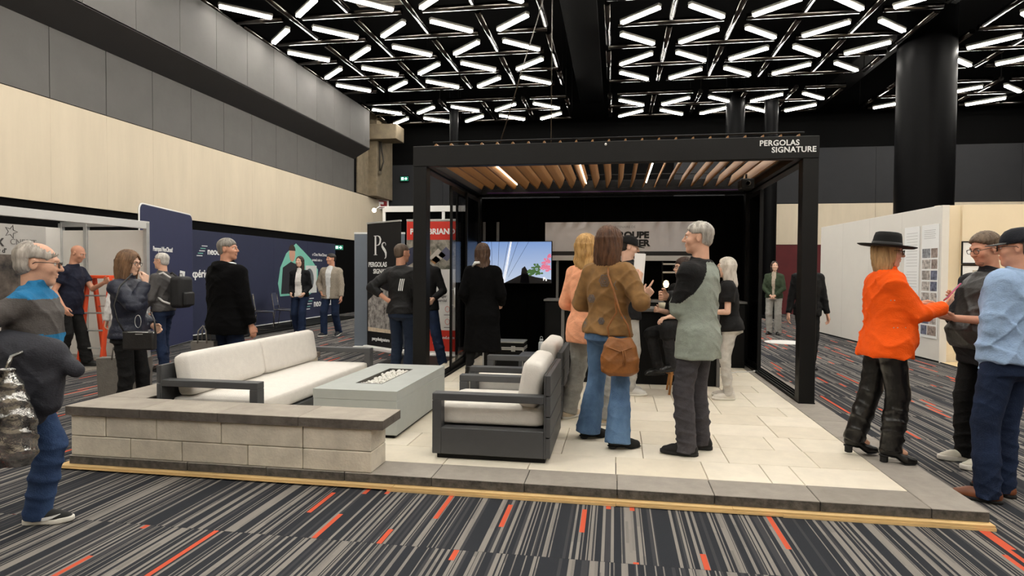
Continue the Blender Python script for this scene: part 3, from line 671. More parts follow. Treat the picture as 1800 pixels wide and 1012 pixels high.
# ================================================================== roll-up banners and neighbouring stands
M_bblk = mat('banner_black', (19, 19, 20), 0.6, spec=0.3); M_red = mat('banner_red', (206, 44, 24), 0.6); M_bwhite = mat('banner_white', (228, 225, 220), 0.6)
def banner(label, loc, rz, W, H, m):
    t = thing('roll_up_banner', label, 'banner', loc, rz, 'roll-up banners beside the stand')
    rbox('base', (-W/2-0.03, W/2+0.03, -0.1, 0.1, 0, 0.085), M_white, t, bev=0.02)
    rbox('sheet', (-W/2, W/2, -0.004, 0.004, 0.08, H), m, t, bev=0.0)
    rbox('top_rail', (-W/2-0.005, W/2+0.005, -0.015, 0.015, H, H+0.03), M_alu, t)
    MB().tube([(0, 0.03, 0.05), (0, 0.03, H)], 0.012, 6).build('pole', M_alu, t)
    return t
L0, R0 = Vector((-4.73, 11.50, 0)), Vector((-3.84, 10.90, 0)); dv = R0-L0
b1 = banner('black roll-up banner with white serif monogram', tuple((L0+R0)/2), math.atan2(dv.y, dv.x), dv.length, 2.42, M_bblk)
W = dv.length
def stroke_poly(pts, wds):
    """ribbon polygon from centre line and widths, xz"""
    n = len(pts); Lf, Rt = [], []
    for i in range(n):
        a, c = pts[max(i-1, 0)], pts[min(i+1, n-1)]; d = (c[0]-a[0], c[1]-a[1]); l = math.hypot(*d) or 1; nx, nz = -d[1]/l, d[0]/l
        Lf.append((pts[i][0]+nx*wds[i], pts[i][1]+nz*wds[i])); Rt.append((pts[i][0]-nx*wds[i], pts[i][1]-nz*wds[i]))
    return Lf, Rt
def ribbon(mb, pts, wds, y0, y1):
    Lf, Rt = stroke_poly(pts, wds)
    for i in range(len(pts)-1): mb.prism([Lf[i], Lf[i+1], Rt[i+1], Rt[i]], y0, y1)
mg = MB(); y0, y1 = -0.008, -0.0045
mg.prism([(0.0, 0), (0.055, 0), (0.055, 0.50), (0.0, 0.50)], y0, y1); mg.prism([(-0.035, 0.485), (0.12, 0.485), (0.12, 0.50), (-0.035, 0.50)], y0, y1); mg.prism([(-0.035, 0.0), (0.09, 0.0), (0.09, 0.015), (-0.035, 0.015)], y0, y1)
ribbon(mg, [(0.05+0.0, 0.492), (0.12, 0.488), (0.18, 0.46), (0.21, 0.40), (0.20, 0.33), (0.165, 0.275), (0.11, 0.25), (0.06, 0.248)], [0.008, 0.010, 0.02, 0.028, 0.028, 0.02, 0.009, 0.006], y0, y1)
ribbon(mg, [(0.40, 0.24), (0.395, 0.29), (0.36, 0.315), (0.315, 0.31), (0.275, 0.275), (0.275, 0.22), (0.32, 0.165), (0.37, 0.11), (0.405, 0.05), (0.41, -0.02), (0.40, -0.07), (0.36, -0.09)], [0.004, 0.007, 0.008, 0.015, 0.022, 0.03, 0.036, 0.036, 0.03, 0.02, 0.011, 0.006], y0, y1)
mg.xf(Matrix.Diagonal((0.88, 1, 0.74, 1))).build('monogram', M_print_white, b1, (-0.28, 0, 1.82))
text('lettering', 'PERGOLAS', 0.125, M_print_white, b1, (-0.49, -0.006, 1.60), bold=0.003); text('lettering', 'SIGNATURE', 0.125, M_print_white, b1, (-0.33, -0.006, 1.47), bold=0.003)
pr_ = MB(); pr_.prism([(-0.50, 0.42), (-0.50, 0.95), (-0.1, 1.20), (0.53, 1.05), (0.53, 0.42)], -0.007, -0.0045); pr_.build('printed_photo', mat('banner_photo', (70, 66, 62), 0.6, 0, 0.6, 9, rgb2=(196, 190, 184)), b1)
pr_ = MB(); pr_.prism([(-0.50, 0.36), (0.53, 0.36), (0.53, 0.42), (-0.50, 0.44)], -0.0075, -0.0045); pr_.build('printed_patio', mat('banner_photo2', (214, 196, 170), 0.6, 0, 0.2, 12), b1)
text('lettering', 'pergolasignature', 0.085, M_print_white, b1, (-0.37, -0.006, 0.20), bold=0.003)
b2 = banner('red and white roll-up banner partly behind the left pergola post', (-3.175, 10.6, 0), 0, 0.905, 2.40, M_bwhite)
rbox('printed_header', (-0.45, 0.45, -0.007, -0.004, 2.07, 2.39), M_red, b2, bev=0); rbox('printed_footer', (-0.45, 0.45, -0.007, -0.004, 0.12, 0.49), M_red, b2, bev=0)
text('lettering', 'PA', 0.135, M_print_white, b2, (-0.39, -0.009, 2.17), bold=0.005); text('lettering', 'ISBRIAND', 0.135, M_print_white, b2, (0.425, -0.009, 2.17), bold=0.005, align='RIGHT')
ph = MB(); ph.box(-0.45, 0.45, -0.006, -0.004, 1.56, 2.07); ph.build('printed_photo', mat('aerial_photo', (60, 78, 48), 0.6, 0, 0.7, 6, rgb2=(180, 172, 160)), b2)
for poly, c in (([(-0.05, 1.75), (0.12, 1.92), (0.26, 1.80), (0.1, 1.66)], (196, 188, 178)), ([(0.12, 1.80), (0.26, 1.95), (0.40, 1.82), (0.28, 1.70)], (86, 88, 112)), ([(-0.02, 1.70), (0.08, 1.79), (0.17, 1.72), (0.06, 1.64)], (150, 108, 66)), ([(-0.45, 1.6), (-0.2, 1.75), (-0.2, 2.0), (-0.45, 1.9)], (34, 40, 66))):
    MB().prism(poly, -0.0075, -0.0062).build('printed_roof', mat('roof_%d_%d' % c[:2], c, 0.6), b2)
M_btxt = mat('banner_text', (92, 88, 86), 0.6); M_bic = mat('banner_icon', (222, 150, 138), 0.6)
for i, s_ in enumerate(('projet', 'paysager', 'commercial')): text('lettering', s_, 0.065, M_btxt, b2, (0.28, -0.007, 1.14-0.075*i), align='RIGHT', bold=0.001)
for j, z in enumerate((0.86, 0.64)):
    for i, x in enumerate((-0.26, 0.02, 0.29)):
        MB().tube([(x+0.04*math.cos(a), -0.006, z+0.05*math.sin(a)) for a in np.linspace(0, 2*PI, 10, endpoint=False)], 0.005, 5, closed=True).build('printed_icon', M_bic, b2)
        rbox('printed_caption', (x-0.06, x+0.06, -0.006, -0.004, z-0.105, z-0.095), M_btxt, b2, bev=0)
text('lettering', 'isbriand.com', 0.07, M_print_white, b2, (0.42, -0.009, 0.34), align='RIGHT', bold=0.002); text('lettering', '-4381', 0.07, M_print_white, b2, (0.19, -0.009, 0.25), align='RIGHT', bold=0.002)
gp = thing('divider_panel', 'plain blue grey divider panel behind the black banner', 'panel', (-4.62, 11.85, 0)); rbox('board', (-0.52, 0.52, -0.02, 0.02, 0.0, 2.25), mat('blue_grey_panel', (104, 112, 122), 0.7, 0, 0.03, 4), gp); rbox('top_edge', (-0.525, 0.525, -0.025, 0.025, 2.25, 2.285), M_white, gp); rbox('foot', (-0.5, 0.5, -0.15, 0.15, 0, 0.02), M_white, gp)
wfm = thing('stand_frame', 'white framed black stand behind the roll-up banners', 'booth', (-4.67, 12.25, 0))
for x in (0, 1.25, 2.5): rbox('post', (x-0.03, x+0.03, -0.03, 0.03, 0, 2.72), M_white, wfm)
rbox('header', (-0.03, 2.53, -0.035, 0.035, 2.72, 2.84), M_white, wfm)
for x in (0.03, 1.28): rbox('panel', (x, x+1.19, -0.01, 0.01, 0, 2.72), M_blackcloth, wfm)
cl = thing('clip_spotlight', 'small lit clip spotlight on the white stand frame corner', 'lamp', (-4.72, 12.10, 2.80))
MB().tube([(0.06, 0.125, 0.02), (0.0, 0.0, 0.02), (-0.06, -0.06, -0.04)], 0.012, 6).build('arm', M_alu, cl); MB().lathe([(0, -0.045), (0.03, -0.035), (0.045, 0), (0.03, 0.035), (0, 0.045)], (-0.08, -0.08, -0.06), 12).build('bulb', mat('spot_bulb', (255, 235, 200), 0.4, emit=(255, 232, 200), estr=8.0), cl)
ps = thing('fire_alarm_sign', 'small red square sign high on the far cream wall', 'sign', (-9.46, 24.4, 4.24), rad(60)); rbox('plate', (-0.40, 0.40, -0.02, 0.0, -0.2, 0.2), M_white, ps, bev=0.003); rbox('red_field', (-0.30, 0.30, -0.025, -0.02, -0.15, 0.15), mat('sign_red', (140, 26, 28), 0.6), ps, bev=0.0)
MB().prism([(-0.12, -0.1), (-0.04, -0.1), (-0.04, 0.0), (0.12, 0.0), (0.12, 0.1), (-0.12, 0.1)], -0.03, -0.026).build('pictogram', M_print_white, ps)

# left shell-scheme booth
M_shell = mat('white_shell_panel', (208, 205, 199), 0.7, 0, 0.02, 3)
sb = thing('shell_booth', 'white shell scheme booth with aluminium frame and grey fascia', 'booth', (0, 0, 0))
for x, y in ((-7.78, 9.40), (-8.93, 9.40), (-9.42, 9.40), (-7.78, 5.4), (-9.42, 7.4), (-9.42, 5.4)): rbox('post', (x-0.035, x+0.035, y-0.035, y+0.035, 0, 2.30), M_alu, sb)
rbox('fascia', (-7.81, -7.75, 5.36, 9.44, 2.20, 2.325), mat('pale_fascia', (200, 199, 196), 0.5), sb); rbox('side_rail', (-9.42, -7.81, 9.37, 9.43, 2.24, 2.325), M_alu, sb)
for a, b_ in ((-9.39, -8.965), (-8.895, -7.815)): rbox('panel', (a, b_, 9.39, 9.41, 0.06, 2.18), M_shell, sb); rbox('lower_rail', (a, b_, 9.375, 9.425, 0.0, 0.06), M_alu, sb)
for a, b_ in ((5.43, 7.37), (7.43, 9.37)): rbox('panel', (-9.43, -9.41, a, b_, 0.06, 2.22), M_shell, sb)
rbox('booth_carpet', (-9.40, -7.72, 5.4, 9.36, 0.0, 0.012), mat('beige_booth_carpet', (124, 117, 108), 0.95, 0, 0.12, 40), sb)
po = thing('award_poster', 'grey award poster with a star outline on the booth wall', 'poster', (-9.39, 7.25, 0)); po.rotation_euler = (0, 0, rad(90))
rbox('sheet', (0, 1.81, -0.008, 0.0, 0.85, 2.22), mat('poster_grey', (170, 167, 162), 0.7, 0, 0.05, 3), po, bev=0)
rbox('printed_photo', (0, 1.81, -0.011, -0.008, 0.85, 1.74), mat('poster_photo', (30, 30, 36), 0.7, 0, 0.7, 3, rgb2=(120, 108, 98)), po, bev=0)
M_ptxt = mat('poster_text', (50, 48, 47), 0.7)
text('lettering', 'Grands', 0.10, M_ptxt, po, (0.62, -0.012, 2.00)); text('lettering', 'PRIX', 0.17, M_ptxt, po, (0.72, -0.012, 1.87), bold=0.006); text('lettering', 'CNESST', 0.13, mat('poster_text2', (110, 107, 104), 0.7), po, (1.18, -0.012, 1.90)); text('lettering', 'Mobilisateur d’', 0.10, M_ptxt, po, (0.52, -0.012, 1.765), bold=0.002)
stp = [(1.20+(0.11 if k % 2 == 0 else 0.045)*math.sin(k*PI/5+0.3), 2.10+(0.11 if k % 2 == 0 else 0.045)*math.cos(k*PI/5+0.3)) for k in range(10)]
MB().tube([(x, -0.012, z) for x, z in stp], 0.005, 5, closed=True).build('star_outline', M_ptxt, po)
# orange step ladder
ld = thing('step_ladder', 'orange step ladder standing in the white booth', 'ladder', (-8.06, 8.78, 0.012), rad(8))
M_or = mat('ladder_orange', (226, 78, 34), 0.5)
for y_, lean in ((-0.30, 1), (0.30, -1)):
    for x in (-0.17, 0.17): MB().box(-0.018, 0.018, -0.04, 0.04, 0, 1.38, 0.004).xf(Matrix.Translation((x*1.05, y_*1.0, 0)) @ Matrix.Rotation(rad(9.5)*-lean, 4, 'X')).build('rail', M_or, ld)
for i in range(1, 5):
    z = 0.27*i; yy = -0.30 + z*math.tan(rad(9.5)); rbox('rung', (-0.17, 0.17, yy-0.045, yy+0.03, z, z+0.022), M_alu, ld)
for i in (1, 3): z = 0.30*i; yy = 0.30 - z*math.tan(rad(9.5)); rbox('brace', (-0.17, 0.17, yy-0.01, yy+0.01, z, z+0.02), M_alu, ld)
rbox('top_cap', (-0.19, 0.19, -0.12, 0.12, 1.36, 1.41), M_or, ld, bev=0.008)

# navy exhibitor: free-standing panel, backdrop, chairs
M_navy = mat('navy_fabric', (34, 40, 74), 0.75, 0, 0.05, 5)
A, B = Vector((-8.18, 9.72, 0)), Vector((-8.88, 12.02, 0)); d = B-A; LW = d.length
np_ = thing('fabric_panel', 'tall navy fabric panel with rounded top and white edge', 'panel', tuple((A+B)/2), math.atan2(d.y, d.x))
def rr_poly(x0, x1, z0, z1, r, n=6):
    p = [(x0, z0), (x1, z0)]
    p += [(x1-r+r*math.cos(a), z1-r+r*math.sin(a)) for a in np.linspace(0, PI/2, n)] + [(x0+r+r*math.cos(a), z1-r+r*math.sin(a)) for a in np.linspace(PI/2, PI, n)]
    return p
MB().prism(rr_poly(-LW/2, LW/2, 0.03, 2.66, 0.12), -0.02, 0.02).build('fabric', M_navy, np_)
MB().tube([(x, 0.0, z) for x, z in rr_poly(-LW/2-0.012, LW/2+0.012, 0.02, 2.675, 0.13)], 0.016, 6, closed=True).build('edge_tube', M_white, np_)
text('lettering', 'Pourquoi NeoClimat?', 0.125, M_print_white, np_, (-0.72, -0.023, 1.86), bold=0.003, sx=0.8); text('lettering', 'votre expert', 0.07, M_print_white, np_, (-0.30, -0.023, 1.32))
nbk = thing('exhibitor_backdrop', 'long navy backdrop wall with white logo and teal drop picture', 'backdrop', (-9.30, 12.1, 0.05), rad(90))
for i in range(4): rbox('panel', (i*1.92, (i+1)*1.92, -0.03, 0.03, 0.02, 2.36), mat('backdrop_navy', (29, 35, 62), 0.75, 0, 0.05, 5), nbk, bev=0.004)
rbox('base_strip', (0, 7.68, -0.06, 0.04, 0.0, 0.02), M_white, nbk)
M_teal = mat('teal_print', (120, 190, 172), 0.7)
def logo(x, z, s, txt):
    for i in range(5): rbox('logo_bar', (x+(0.06*i if i < 5 else 0)*s, x+(0.06*i+0.26 - 0.03*(i % 2))*s, -0.036, -0.031, z+0.075*i*s, z+(0.075*i+0.022)*s), M_teal if i % 2 else M_print_white, nbk, bev=0)
    text('lettering', txt, 0.30*s, M_print_white, nbk, (x+0.50*s, -0.034, z+0.06*s), bold=0.005*s)
logo(0.62, 1.78, 0.75, 'neoclimat'); logo(5.62, 0.28, 1.05, 'neoclimat')
text('lettering', 'L’expérience du confort.', 0.25, M_print_white, nbk, (0.15, -0.034, 1.30), bold=0.005, sx=0.93)
pet = [(4.16, 0.74), (4.05, 1.1), (4.18, 1.55), (4.5, 1.95), (5.05, 2.26), (5.5, 2.05), (6.0, 1.80), (6.42, 1.5), (6.42, 1.2), (6.3, 0.9), (5.9, 0.74)]
MB().prism(pet, -0.038, -0.031).build('drop_picture', M_teal, nbk)
MB().prism([(4.2, 0.80), (4.3, 1.55), (4.75, 1.72), (5.3, 1.6), (5.45, 1.2), (5.4, 0.80)], -0.041, -0.0385).build('printed_figure', mat('print_dark', (28, 30, 38), 0.7), nbk)
MB().prism([(4.82+0.17*math.cos(a), 1.96+0.24*math.sin(a)) for a in np.linspace(0, 2*PI, 16)[:-1]], -0.042, -0.0385).build('printed_face', mat('print_skin', (196, 150, 128), 0.7), nbk)
MB().prism([(4.82+0.19*math.cos(a), 2.04+0.18*math.sin(a)) for a in np.linspace(0, PI, 9)], -0.0435, -0.042).build('printed_hair', mat('print_hair', (50, 36, 30), 0.7), nbk)
rbox('printed_unit', (5.62, 6.32, -0.044, -0.0385, 0.78, 1.62), mat('print_unit', (206, 208, 206), 0.7), nbk, bev=0)
MB().prism([(5.85+0.28*math.cos(a), 1.2+0.33*math.sin(a)) for a in np.linspace(0, 2*PI, 18)[:-1]], -0.047, -0.0445).build('printed_fan', mat('print_fan', (90, 96, 100), 0.7), nbk)
for i in range(2): text('lettering', ('« Chez NeoClimat, on', 'prend soin »')[i], 0.13, M_print_white, nbk, (6.05, -0.034, 1.93-0.17*i))
bf = thing('booth_floor', 'black low floor of the navy exhibitor booth', 'floor', (-8.6, 12.3, 0)); rbox('slab', (-0.72, 0.35, -0.2, 7.2, 0, 0.03), M_black, bf); rbox('edge_strip', (0.35, 0.37, -0.2, 7.2, 0, 0.032), M_black, bf)
M_nseat = mat('navy_seat', (44, 50, 72), 0.7)
def sled_chair(loc, rz, label):
    t = thing('sled_chair', label, 'chair', loc, rz, 'navy chairs in front of the backdrop')
    cushion_like = MB().box(-0.23, 0.23, -0.22, 0.22, 0.43, 0.455, 0.01, 2); cushion_like.build('seat', M_nseat, t)
    MB().box(-0.22, 0.22, -0.012, 0.012, 0, 0.34, 0.01, 2).xf(Matrix.Translation((0, -0.22, 0.56)) @ Matrix.Rotation(rad(12), 4, 'X')).build('backrest', M_nseat, t)
    for sd in (-1, 1): MB().tube([(sd*0.24, -0.27, 0.88), (sd*0.24, -0.21, 0.47), (sd*0.24, 0.20, 0.44), (sd*0.25, 0.24, 0.02), (sd*0.25, -0.24, 0.012), (sd*0.24, -0.18, 0.42)], 0.011, 8).build('sled_leg', M_chrome, t)
sled_chair((-8.72, 14.55, 0.03), rad(-60), 'nearer navy sled-base chair in front of the backdrop'); sled_chair((-8.62, 15.35, 0.03), rad(-75), 'farther navy sled-base chair beside the young woman in the blazer')

# ================================================================== gallery on the right
A, B = Vector((5.52, 11.80, 0)), Vector((5.20, 17.14, 0)); d = B-A; LW = d.length
gw = thing('gallery_wall', 'long white gallery partition running back on the right', 'partition', tuple(A), math.atan2(d.y, d.x))
rbox('board', (0, LW, -0.12, 0.0, 0.0, 2.71), M_white_wall, gw, bev=0.004); rbox('shadow_gap', (0, LW, 0.0, 0.004, 0.0, 0.03), M_black, gw, bev=0)
for i in range(1, 4): rbox('panel_joint', (LW*i/4-0.002, LW*i/4+0.002, 0.0, 0.001, 0.03, 2.70), mat('joint_grey', (196, 192, 184), 0.8), gw, bev=0)
bg = thing('gallery_end_wall', 'beige gallery wall facing the aisle on the far right', 'partition', (5.52, 11.95, 0))
rbox('board', (0.0, 10.5, 0.0, 0.14, 0.0, 2.72), M_beige_wall, bg, bev=0.004); rbox('skirting', (0.0, 0.36, -0.03, 0.0, 0.0, 0.14), M_beige_wall, bg); rbox('pilaster', (0.36, 10.5, -0.06, 0.0, 0.0, 2.72), M_beige_wall, bg, bev=0.003)
gf = thing('gallery_floor', 'pale wooden gallery floor beside the carpet aisle', 'floor', (5.56, 6.5, 0)); rbox('slab', (0, 10.0, 0, 5.38, 0, 0.01), mat('pale_wood_floor', (226, 202, 160), 0.5, 0, 0.08, 4, stretch=(1, 8, 1)), gf, bev=0.002); rbox('edge_strip', (-0.02, 0.0, 0, 5.38, 0, 0.012), M_black, gf)
def on_wall(u, z): return u, z
def exhibit_poster(label, u0, u1, z0, z1, photos):
    t = thing('exhibit_poster', label, 'poster', tuple(A + d.normalized()*u0), math.atan2(d.y, d.x), 'tall exhibit posters on the white partition')
    w_ = u1-u0
    rbox('sheet', (0, w_, 0.004, 0.012, z0, z1), M_print_white, t, bev=0.001)
    return t, w_
p1, w1 = exhibit_poster('tall poster with a grid of small room photos', 0.06, 0.60, 0.40, 2.40, True)
rg = random.Random(4); cols = [(92, 110, 150), (128, 110, 100), (150, 140, 132), (96, 86, 84), (170, 160, 152), (70, 74, 96), (140, 120, 104), (110, 112, 116)]
for j in range(8):
    z1_ = 1.98 - j*0.195
    sp_ = rg.uniform(0.40, 0.6)*w1
    for a, b_ in ((0.03, sp_-0.012), (sp_+0.012, w1-0.03)):
        c = rg.choice(cols); rbox('photo', (a, b_, 0.012, 0.014, z1_-0.165, z1_), mat('exhibit_photo_%d' % rg.randrange(8), c, 0.6, 0, 0.6, 14, rgb2=tuple(min(255, v+60) for v in c)), p1, bev=0)
for i in range(5): rbox('text_line', (0.10+0.02*(i % 2), w1-0.08, 0.012, 0.0135, 2.30-i*0.035, 2.305-i*0.035), M_signtxt, p1, bev=0)
p2, w2 = exhibit_poster('tall poster with paragraphs of small grey text', 0.68, 1.20, 0.40, 2.40, False)
for i in range(26):
    if i in (5, 12, 19): continue
    rbox('text_line', (0.06, w2-0.06-0.05*rg.random(), 0.012, 0.0135, 2.28-i*0.055, 2.286-i*0.055), mat('faint_text', (176, 174, 172), 0.7), p2, bev=0)
for z, lab in ((1.90, 'upper framed picture behind the man in glasses'), (1.50, 'lower framed photo behind the man in glasses')):
    t = thing('picture_frame', lab, 'picture', (6.13, 11.89, z), 0, 'framed pictures on the beige wall')
    for a in ((-0.26, 0.26, 0.175, 0.195), (-0.26, 0.26, -0.195, -0.175)): rbox('frame_rail', (a[0], a[1], -0.025, 0.0, a[2], a[3]), M_black, t, bev=0.002)
    for a in ((-0.26, -0.24), (0.24, 0.26)): rbox('frame_rail', (a[0], a[1], -0.025, 0.0, -0.175, 0.175), M_black, t, bev=0.002)
    rbox('mat_board', (-0.24, 0.24, -0.012, -0.004, -0.175, 0.175), M_print_white, t, bev=0)
    if z < 1.7: rbox('photo', (-0.08, 0.24, -0.014, -0.012, -0.16, 0.10), mat('frame_photo', (128, 112, 92), 0.6, 0, 0.6, 16, rgb2=(206, 196, 180)), t, bev=0)
fd = thing('floor_disc', 'round white disc lying on the carpet behind the pergola', 'disc', (3.72, 14.6, 0.0)); MB().lathe([(0, 0.0), (0.42, 0.0), (0.42, 0.008), (0.40, 0.012), (0, 0.012)], seg=40).build('plate', M_white, fd)
MB().lathe([(0.30, 0.012), (0.31, 0.0135), (0.32, 0.012)], seg=40).build('ring', M_signgrey, fd)
# ================================================================== people: signed distance bodies + surface nets
F32 = np.float32
def V(*a): return np.array(a, dtype=np.float64)
def smin(a, b, k):
    h = np.maximum(k - np.abs(a-b), 0)/k
    return np.minimum(a, b) - h*h*k*0.25
def smax(a, b, k): return -smin(-a, -b, k)
def cone(p, a, b, r1, r2):
    a = np.asarray(a, F32); ba = np.asarray(b, F32) - a
    pa = p - a
    bb = max(float(ba @ ba), 1e-9); pd = pa @ ba
    t = np.clip(pd/F32(bb), 0, 1)
    d2 = np.einsum('ij,ij->i', pa, pa) + t*(t*F32(bb) - 2*pd)
    return np.sqrt(np.maximum(d2, 1e-12)) - (F32(r1) + F32(r2-r1)*t)
def ell(p, c, r):
    q = (p - np.asarray(c, F32))
    r = np.asarray(r, F32)
    q = q/r; k0 = np.sqrt(np.einsum('ij,ij->i', q, q)); q = q/r; k1 = np.sqrt(np.einsum('ij,ij->i', q, q)) + F32(1e-6)
    return k0*(k0-1)/k1
def chain(p, pts, rs, k=0.0):
    d = None
    for i in range(len(pts)-1):
        e = cone(p, pts[i], pts[i+1], rs[i], rs[i+1])
        d = e if d is None else (smin(d, e, k) if k > 0 else np.minimum(d, e))
    return d
class Frame:
    """rigid frame: columns right, forward, up"""
    def __init__(s, o, R): s.o = np.asarray(o, float); s.R = np.asarray(R, float)
    def loc(s, p): return (p - s.o.astype(F32)) @ s.R.astype(F32)
    def w(s, *v): return s.o + s.R @ np.asarray(v, float)
def rotx(a): c, s = math.cos(a), math.sin(a); return np.array([[1, 0, 0], [0, c, -s], [0, s, c]])
def roty(a): c, s = math.cos(a), math.sin(a); return np.array([[c, 0, s], [0, 1, 0], [-s, 0, c]])
def rotz(a): c, s = math.cos(a), math.sin(a); return np.array([[c, -s, 0], [s, c, 0], [0, 0, 1]])
def loft(p, fr, tab, n=2.0):
    """stack of superellipse sections: rows (z, cx, cy, halfwidth, halfdepth)"""
    q = fr.loc(p); T = np.asarray(tab, F32); z = q[:, 2]
    zz = np.clip(z, T[0, 0], T[-1, 0])
    cx, cy, a, b = (np.interp(zz, T[:, 0], T[:, i]).astype(F32) for i in (1, 2, 3, 4))
    x, y = np.abs(q[:, 0]-cx)/a, np.abs(q[:, 1]-cy)/b
    rho = (x**n + y**n)**(1.0/n)
    # distance estimate between the two radii
    rr = np.hypot(q[:, 0]-cx, q[:, 1]-cy)
    d = np.where(rho > 1e-4, rr*(1 - 1/np.maximum(rho, 1e-4)), -np.minimum(a, b))
    d = np.maximum(d, -np.minimum(a, b))
    dz = np.maximum(T[0, 0]-z, z-T[-1, 0])
    return np.where(dz > 0, np.hypot(np.maximum(d, 0), dz) + np.minimum(d, 0)*0, np.maximum(d, dz))
def wrinkle(p, f, seed=0.0, st=(1, 1, 1)):
    """drape folds: long narrow ridges that run across the body, broken up by a slow field"""
    q = p*np.asarray(st, F32)*F32(f)
    x, y, z = q[:, 0]+F32(seed), q[:, 1]+F32(seed*1.7), q[:, 2]+F32(seed*0.6)
    slow = np.sin(x*0.31 + 0.7*np.sin(z*0.27)) + np.cos(y*0.37 - z*0.22 + 0.8*np.sin(x*0.3))
    ph1 = z*2.3 + 1.1*x + 1.9*slow + 0.9*np.sin(y*0.6+x*0.35)
    ph2 = z*1.9 - 1.5*x + 1.0*y - 2.2*slow
    r1 = (1-np.abs(np.sin(ph1*0.5)))**2.2; r2 = (1-np.abs(np.sin(ph2*0.5+1.1)))**2.2
    m1 = np.clip(0.5+0.6*np.sin(x*0.42-z*0.19+slow), 0, 1); m2 = np.clip(0.5+0.6*np.sin(y*0.40+z*0.23-slow), 0, 1)
    return 0.12*slow - 1.0*(r1*m1 + r2*m2) + 0.30

def axis_lines(lo, hi, h, fine):
    """grid coordinates, spacing h, finer inside the given (lo,hi,step) ranges"""
    out = [lo]
    while out[-1] < hi:
        x = out[-1]; st = h
        for a, b, f in fine:
            if a - h*0.5 <= x <= b: st = min(st, f)
        out.append(x + st)
    n = (len(out)-1) % 4
    for _ in range((4-n) % 4): out.append(out[-1] + h)
    return np.array(out, F32)
def surface_net(fn, lo, hi, h, fine=()):
    """fine: list of (center, radius, step)"""
    ax = [axis_lines(lo[i], hi[i], h, [(c[i]-r, c[i]+r, s) for c, r, s in fine]) for i in range(3)]
    n = [len(a) for a in ax]; nb = [(k-1)//4 for k in n]
    # coarse test at block centres
    cen = [0.5*(a[0:-1:4] + a[4::4]) for a in ax]
    hs = [0.5*(a[4::4] - a[0:-1:4]) for a in ax]
    C = np.stack(np.meshgrid(*cen, indexing='ij'), -1).reshape(-1, 3).astype(F32)
    HS = np.sqrt(sum(g**2 for g in np.meshgrid(*hs, indexing='ij'))).reshape(-1)
    D = fn(C)
    act = np.abs(D) < HS*1.35 + 0.012
    G = np.repeat(np.repeat(np.repeat(np.where(D < 0, -1, 1).astype(F32).reshape(nb), 4, 0), 4, 1), 4, 2)
    G = np.pad(G, ((0, 1),)*3, mode='edge')
    bi = np.argwhere(act.reshape(nb)).astype(np.int32)
    if len(bi) == 0: return np.zeros((0, 3)), np.zeros((0, 4), int)
    off = np.stack(np.meshgrid(*[np.arange(5)]*3, indexing='ij'), -1).reshape(-1, 3)
    mask = np.zeros(G.shape, bool)
    ii = (bi[:, None, :]*4 + off[None]).reshape(-1, 3)
    mask[ii[:, 0], ii[:, 1], ii[:, 2]] = True
    ii = np.argwhere(mask)
    P = np.stack([ax[k][ii[:, k]] for k in range(3)], -1).astype(F32)
    vals = np.empty(len(P), F32)
    for s in range(0, len(P), 400000): vals[s:s+400000] = fn(P[s:s+400000])
    G[ii[:, 0], ii[:, 1], ii[:, 2]] = vals
    inside = G < 0
    c8 = [inside[x:n[0]-1+x, y:n[1]-1+y, z:n[2]-1+z] for x in (0, 1) for y in (0, 1) for z in (0, 1)]
    cnt = sum(c.astype(np.int8) for c in c8)
    cells = np.argwhere((cnt > 0) & (cnt < 8))
    idx = -np.ones((n[0]-1, n[1]-1, n[2]-1), np.int32)
    idx[cells[:, 0], cells[:, 1], cells[:, 2]] = np.arange(len(cells))
    acc = np.zeros((len(cells), 3)); num = np.zeros(len(cells))
    corners = [(x, y, z) for x in (0, 1) for y in (0, 1) for z in (0, 1)]
    def val(o): return G[cells[:, 0]+o[0], cells[:, 1]+o[1], cells[:, 2]+o[2]]
    def pos(o): return np.stack([ax[k][cells[:, k]+o[k]] for k in range(3)], -1).astype(float)
    for a in corners:
        for k in range(3):
            if a[k] == 0:
                b = list(a); b[k] = 1
                va, vb = val(a).astype(float), val(b).astype(float)
                m = (va < 0) != (vb < 0)
                t = np.where(m, va/np.where(m, va-vb, 1), 0)
                pp = pos(a); pp[:, k] += t*(pos(b)[:, k]-pp[:, k])
                acc[m] += pp[m]; num[m] += 1
    verts = acc/np.maximum(num, 1)[:, None]
    faces = []
    for k in range(3):
        u, v = (k+1) % 3, (k+2) % 3
        sl0 = [slice(None)]*3; sl1 = [slice(None)]*3
        sl0[k] = slice(0, -1); sl1[k] = slice(1, None)
        A, B = inside[tuple(sl0)], inside[tuple(sl1)]
        e = np.argwhere(A != B)
        ok = (e[:, u] > 0) & (e[:, v] > 0) & (e[:, u] < n[u]-1) & (e[:, v] < n[v]-1)
        e = e[ok]
        if len(e) == 0: continue
        def cid(du, dv):
            c = e.copy(); c[:, u] += du; c[:, v] += dv
            return idx[c[:, 0], c[:, 1], c[:, 2]]
        q = np.stack([cid(-1, -1), cid(0, -1), cid(0, 0), cid(-1, 0)], -1)
        flip = ~A[e[:, 0], e[:, 1], e[:, 2]]
        q[flip] = q[flip][:, ::-1]
        q = q[(q >= 0).all(1)]
        faces.append(q)
    return verts, np.concatenate(faces) if faces else np.zeros((0, 4), int)
